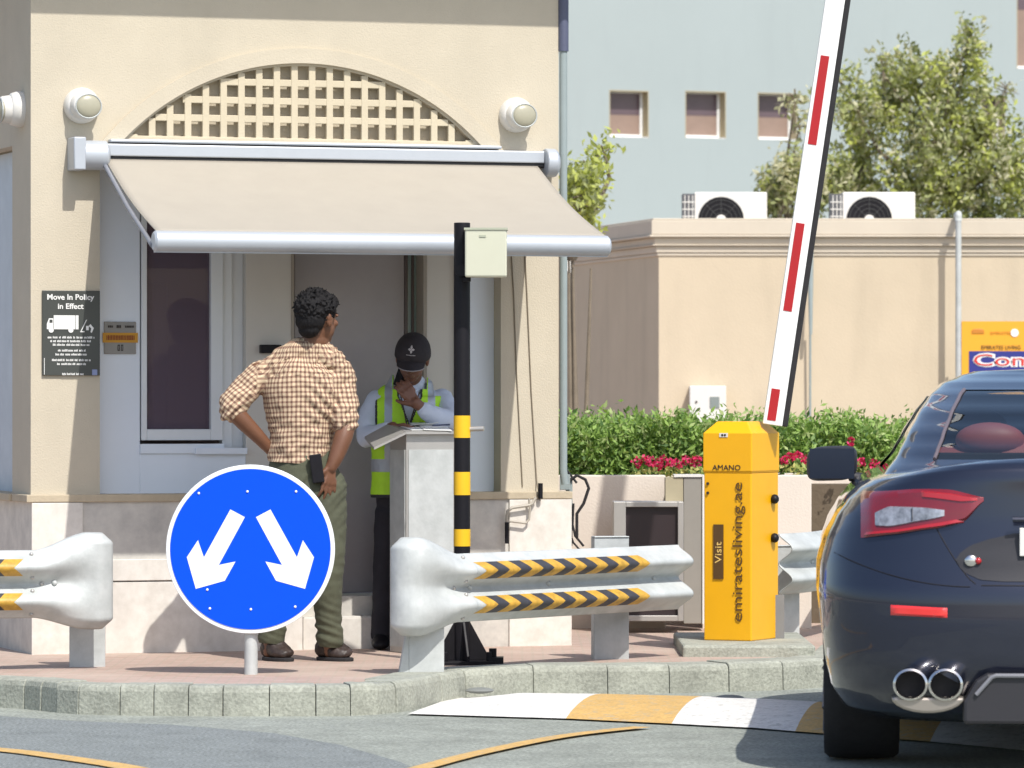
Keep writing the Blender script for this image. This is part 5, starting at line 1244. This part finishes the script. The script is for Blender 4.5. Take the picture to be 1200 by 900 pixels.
def shirt_wr(p):
    w_ = .012*nz(p, (9,9,6)) + .0035*nz(p, (40,40,28), 3)
    x, z = p.x, p.z
    inn = 1 if -.19 < x < .21 else 0
    # folds running to the waist and from the right armpit
    if inn and z < 1.35:
        g_ = math.exp(-((z-1.02)/.13)**2); w_ += .018*g_*nz((x*1.0+z*1.2, 0, z*1.0-x*.5), (9,1,24), 2)
        g2 = math.exp(-((x-.12)/.09)**2-((z-1.22)/.13)**2); w_ += .006*g2*math.sin((z*1.0+x*.8)*85+3*nz(p,(6,6,6)))
    else:
        w_ += .013*nz((x+z, 0, z-x*.9), (12,1,38), 5)
    return w_
def cut_hem(zh, ragged=.01):
    def f(me):
        bm = bmesh.new(); bm.from_mesh(me)
        bmesh.ops.bisect_plane(bm, geom=bm.verts[:]+bm.edges[:]+bm.faces[:], plane_co=(0,0,zh), plane_no=(.06,0,1), clear_inner=True)
        bm.to_mesh(me); bm.free()
    return f
def weave(me):
    cut_hem((775-543)/kM)(me)
    at_ = me.attributes.new('weave', 'FLOAT_VECTOR', 'POINT')
    for i, v in enumerate(me.vertices):
        x, y, z = v.co; 
        # torso: wrap by angle; sleeves: along the sleeve
        def arm(ax, az, bx, bz):
            dx, dz = bx-ax, bz-az; L_ = math.hypot(dx, dz); t = ((x-ax)*dx+(z-az)*dz)/L_; s_ = ((x-ax)*dz-(z-az)*dx)/L_; return t, s_
        if x < -.195+.0*(1.4-z): t, s_ = arm(-.17,1.37,-.31,1.20); u, w_ = s_ + y*.55, t
        elif x > .165 and z > 1.08: t, s_ = arm(.22,1.37,.22,1.13); u, w_ = s_*-1.0 + y*.5, t
        else:
            cx = .01; a = math.atan2(x-cx, -(y-.015)*1.45)
            u = a*.175; w_ = z+.05*abs(x)
        u += .003*nz(v.co, (10,10,10), 1); w_ += .003*nz(v.co, (10,10,10), 9)
        at_.data[i].vector = (u, w_, 0)
fuse(m, 'checked_shirt', pl_, MAN, .0055, 5, shirt_wr, weave)
# trousers
tro = mat('olive_twill', (.085,.09,.055), .85, var=.25, vscale=9, bump=.3, bscale=300)
m = mm()
limb(m, [q(354,536,.015,.150,.112), q(355,552,.015,.168,.122), q(357,575,.015,.178,.125), q(357,592,.02,.14,.11)], 32)
limb(m, [q(335,575,.015,.098,.11), q(332,620,.01,.088,.095), q(330,668,.0,.072,.080), q(322,715,.03,.066,.072), q(318,750,.04,.064,.070)], 24)
limb(m, [q(376,572,.015,.122,.12), q(380,620,.0,.108,.105), q(383,668,-.02,.082,.088), q(384,715,.0,.066,.072), q(387,752,.02,.064,.070)], 24)
def tr_wr(p):
    w_ = .003*nz(p, (14,14,10)) + .0015*nz(p, (40,40,40), 3); z = p.z
    w_ += .011*math.exp(-((z-.16)/.10)**2)*nz((p.x, p.y, z+p.x*.4), (7,7,42), 4)
    w_ += .009*math.exp(-((z-.76)/.14)**2)*nz((p.x, p.y, z*1-p.x*1.1), (5,5,26), 6)
    w_ += .006*math.exp(-((z-.45)/.12)**2)*nz(p, (8,8,30), 7); return w_
fuse(m, 'trousers', tro, MAN, .0055, 4, tr_wr, lambda me: cut_hem(.075)(me))
for hl, tl in ((q(314,777,.06), q(338,777,-.04)), (q(378,777,.06), q(408,777,-.02))):
    h0 = (hl[0], hl[1], 0.012); t0 = (tl[0], tl[1], .012); m = mm(); shoe(m, h0, t0, .058, .085)
    sh = fuse(m, 'shoe', mat('worn_brown_leather', (.045,.028,.022), .5, var=.6, vscale=22), MAN, .005, 3, lambda p: .003*nz(p, (60,60,60)))
    m = mm(); d = (Vector(t0)-Vector(h0)); s_ = Vector((-d.y, d.x, 0)).normalized(); pts = []
    for k in range(20):
        a = 2*math.pi*k/20; c = Vector(h0).lerp(Vector(t0), .47); wd = .052*(1+.08*math.cos(a)); p = c+d.normalized()*math.cos(a)*(d.length*.5+.03)+s_*math.sin(a)*wd; pts.append((p.x, p.y))
    m.prism(pts, .0, .018, 'z'); m.build('sole', rubber, sh, bevel=.004)
m = mm(); p = q(386,552,-.155); 
ph = MB(Matrix.Translation((XM+p[0]-.055, YM-.125, PZ+p[2]+.02)) @ Matrix.Rotation(R(-8), 4, 'Y')); ph.box(-.028,.028,-.012,.014,-.075,.06); ph.build('phone', black, None, loc=(XM+p[0]-.055, YM-.125, PZ+p[2]+.02), bevel=.004)
tag(bpy.data.objects['phone'], 'black phone at the back pocket of the man in the checked shirt', 'phone')

# ------------------------------------------------ guard
YG = 23.28; XG = (478-600)/F*YG; kG = F/YG; PYG = 470+(CH-PZ)*kG
GD = empty('person', (XG, YG, PZ)); tag(GD, 'person in a lime safety vest and dark cap, head bowed over papers on the desk', 'person')
mg = lambda: MB(Matrix.Translation((XG, YG, PZ)))
def g_(px, py, y, *r): return ((px-478)/kG, y, (PYG-py)/kG, *r)
HG = Matrix.Translation(Vector(g_(484,420,-.12))) @ Matrix.Rotation(R(180-6), 4, 'Z') @ Matrix.Rotation(R(-24), 4, 'X') @ Matrix.Rotation(R(-6), 4, 'Y')
m = mg(); headshape(m, HG, .98)
limb(m, [g_(480,458,-.0,.058,.058), g_(482,444,-.04,.052,.055), g_(484,430,-.08,.052,.06)])
limb(m, [g_(478,575,.03,.12,.09), g_(478,520,.02,.13,.095), g_(480,480,.0,.14,.09), g_(480,462,.0,.10,.07)])
# writing arm (image left)
limb(m, [g_(440,470,.01,.045), g_(431,490,-.03,.042), g_(432,512,-.07,.040)]); limb(m, [g_(432,512,-.07,.041), g_(448,508,-.16,.037), g_(462,500,-.25,.027)])
hand(m, Vector(g_(462,500,-.25)), (.85,-.45,.1), (.1,-.2,-1), (.9,1.0,1.1,1.2,.5), L=.17, thumb_side=1)
# phone arm (image right), crossing to the other cheek
limb(m, [g_(514,472,.01,.040), g_(525,484,-.065,.036), g_(528,494,-.16,.036)]); limb(m, [g_(529,494,-.17,.041), g_(512,487,-.22,.038), g_(496,478,-.26,.028), g_(489,472,-.27,.027)])
hand(m, Vector(g_(490,474,-.265)), (-.62,.10,.82), (-.3,1,.2), (.75,.7,.7,.75,.3), L=.185, thumb_side=1, spread=.06, r=.0095)
limb(m, [g_(462,585,.03,.075,.08), g_(458,640,.02,.06,.07), g_(455,690,.02,.05), g_(450,745,.03,.035)]); limb(m, [g_(496,585,.03,.075,.08), g_(500,640,.02,.06,.07), g_(503,690,.02,.05), g_(504,745,.03,.035)])
fuse(m, 'body', sk2, GD, .0046, 3)
for sx in (-1, 1):
    m = MB(Matrix.Translation((XG, YG, PZ)) @ HG); m.sphere((sx*.030,.078,.004), (.011,.008,.008), 12, 8); m.build('eye', mat('eye_white', (.55,.50,.46), .3), GD, smooth=True)
# light blue shirt
shb = mat('pale_blue_shirt', (.60,.66,.78), .8, var=.10, vscale=10, bump=.2, bscale=300)
m = mg()
limb(m, [g_(478,572,.02,.165,.115), g_(478,530,.02,.160,.115), g_(479,490,.0,.178,.118), g_(480,468,.0,.185,.098), g_(481,456,-.005,.125,.078), g_(482,450,-.02,.072,.066)], 32)
limb(m, [g_(442,470,.015,.058), g_(432,490,-.025,.054), g_(430,512,-.07,.052)], 22); limb(m, [g_(431,510,-.07,.055), g_(440,510,-.13,.050), g_(455,504,-.21,.042)], 22)
limb(m, [g_(517,469,.015,.060), g_(526,482,-.06,.055), g_(529,494,-.165,.052)], 22); limb(m, [g_(529,494,-.165,.054), g_(514,489,-.215,.052), g_(499,481,-.252,.043)], 22)
limb(m, [g_(476,461,-.060,.045,.022), g_(486,459,-.062,.045,.022)], 14)
fuse(m, 'shirt', shb, GD, .0055, 4, lambda p: .004*nz(p, (16,16,22)) + .0015*nz(p, (45,45,45), 3))
# vest
vl = mat('lime_fabric', (.50,.88,.03), .6, var=.10, vscale=12); vs_ = mat('silver_reflective', (.42,.45,.50), .35, metal=.3, var=.1); vb = mat('vest_binding', (.03,.03,.03), .7)
m = mg()
limb(m, [g_(478,588,.02,.186,.134), g_(478,545,.02,.182,.134), g_(478,500,.0,.188,.138), g_(480,474,.0,.190,.122), g_(480,462,-.0,.165,.100), g_(481,454,-.005,.120,.086)], 36)
def vest_post(me):
    bm = bmesh.new(); bm.from_mesh(me)
    z0 = (PYG-583)/kG; zt = (PYG-452)/kG
    bmesh.ops.bisect_plane(bm, geom=bm.verts[:]+bm.edges[:]+bm.faces[:], plane_co=(0,0,z0), plane_no=(0,0,1), clear_inner=True)
    kill = []
    for f in bm.faces:
        c = f.calc_center_median(); x, y, z = c.x-.012, c.y, c.z
        if z > (PYG-500)/kG and abs(x) > .172: kill.append(f)          # arm openings
        elif z > (PYG-497)/kG and y < 0 and abs(x) < .055*min(1, (z-(PYG-497)/kG)/.14): kill.append(f)     # V neck
        elif z > (PYG-456)/kG and abs(x) < .085: kill.append(f)
    bmesh.ops.delete(bm, geom=kill, context='FACES')
    for f in bm.faces:
        c = f.calc_center_median(); x, y, z = c.x-.012, c.y, c.z; py = PYG-z*kG; k = 0
        if 538 < py < 553: k = 1
        if py < 538 and .088 < abs(x) < .125 : k = 1
        if py < 500 and abs(x) > .162: k = 2
        vz = (z-(PYG-497)/kG)/.14
        if y < 0 and ((0 < vz and abs(abs(x)-.055*min(1, vz)) < .007) or (vz <= 0 and abs(x) < .004)): k = 2
        if py > 579: k = 2
        f.material_index = k
    bm.to_mesh(me); bm.free()
vo = fuse(m, 'safety_vest', [vl, vs_, vb], GD, .0045, 4, lambda p: .004*nz(p, (12,12,16)) + .0015*nz(p, (40,40,40), 3), vest_post)
so = vo.modifiers.new('s', 'SOLIDIFY'); so.thickness = .004
# trousers, shoes
nav = mat('dark_trousers', (.022,.020,.028), .85, var=.3, vscale=9)
m = mg(); limb(m, [g_(479,565,.02,.155,.115), g_(479,590,.02,.165,.12), g_(479,606,.02,.14,.10)], 28)
limb(m, [g_(460,600,.02,.090,.10), g_(456,645,.02,.078,.085), g_(452,690,.02,.066,.072), g_(449,745,.03,.062,.066)], 22); limb(m, [g_(498,600,.02,.090,.10), g_(501,645,.02,.078,.085), g_(503,690,.02,.066,.072), g_(504,745,.03,.062,.066)], 22)
fuse(m, 'trousers', nav, GD, .0065, 4, lambda p: .004*nz(p, (12,12,16)), lambda me: cut_hem(.04)(me))
for x in (g_(448,0,0)[0], g_(505,0,0)[0]):
    m = mg(); shoe(m, (x,.08,0), (x-.01,-.13,0), .05, .08); fuse(m, 'shoe', black, GD, .006, 3)
# cap
capm = mat('black_cap_cloth', (.028,.022,.026), .8, var=.25, vscale=30, bump=.2, bscale=300)
MCp = Matrix.Translation((XG, YG, PZ)) @ HG
m = MB(MCp)
m.grid(lambda u, v: (.090*math.cos(2*math.pi*u)*math.cos(v*math.pi/2*.999), -.004+.112*math.sin(2*math.pi*u)*math.cos(v*math.pi/2*.999), .016+.112*math.sin(v*math.pi/2)**.85), 40, 14, closeu=True)
cp_ = m.build('cap', capm, GD, smooth=True); s = cp_.modifiers.new('s', 'SOLIDIFY'); s.thickness = .004
m = MB(MCp)
def brim(u, v):
    a = (u-.5)*2; x = .074*a*(1-.08*v); y0 = .106*math.sqrt(max(1-(a*.78)**2, 0)); y = y0-.01+(.072*math.sqrt(max(1-a*a*.82, 0)))*v; return (x, y-.008*(1-v), .034-.014*a*a-.030*v)
m.grid(brim, 26, 10); br = m.build('brim', capm, cp_, smooth=True); s = br.modifiers.new('s', 'SOLIDIFY'); s.thickness = .004
m = MB(MCp); m.tube([(*(Vector(brim(k/26, 1))),) for k in range(27)], .0022, 6); m.build('brim_edge', mat('cap_piping', (.35,.32,.33), .6), cp_, smooth=True)
m = MB(MCp)     # small pale four petal emblem and a line of stitching under it
def onc(x, z):
    v = math.asin(min(1, max(0, (z-.016)/.112))**(1/.85)) ; r = math.cos(v); y = -.004+.112*math.sqrt(max(r*r-(x/.090)**2, 0)); return Vector((x, y+.0025, z))
for a in range(4):
    dx, dz = math.cos(a*math.pi/2), math.sin(a*math.pi/2); c = onc(dx*.0075, .085+dz*.0085); t = [onc(0, .085), onc(dx*.008-dz*.006, .085+dz*.009+dx*.006), onc(dx*.017, .085+dz*.018), onc(dx*.008+dz*.006, .085+dz*.009-dx*.006)]
    m.add(t, [(0,1,2,3)])
for k in range(7): 
    x = -.022+k*.0066; m.add([onc(x, .058), onc(x+.0045, .058), onc(x+.0045, .0615), onc(x, .0615)], [(0,1,2,3)])
m.build('emblem', mat('emblem_thread', (.55,.50,.50), .7), cp_, weld=False)
# phone in the guard's hand
p = Vector(g_(470,440,-.10)); M = Matrix.Translation(Vector((XG, YG, PZ))+p) @ Matrix.Rotation(R(18), 4, 'Y') @ Matrix.Rotation(R(35), 4, 'Z'); m = MB(M); m.box(-.008,.008,-.03,.03,-.055,.06); o = m.build('phone', black, loc=Vector((XG, YG, PZ))+p, bevel=.004)
tag(o, 'small black phone pressed to the ear of the guard in the cap', 'phone')
# sunglasses-free badge on the sleeve, lanyard
m = mg(); m.tube([g_(470,462,-.125), g_(474,480,-.148), g_(478,500,-.15)], .004, 6); m.tube([g_(492,460,-.125), g_(486,480,-.148), g_(480,500,-.15)], .004, 6); m.build('lanyard', mat('lanyard_dark', (.05,.03,.03), .6), GD, smooth=True, weld=False)
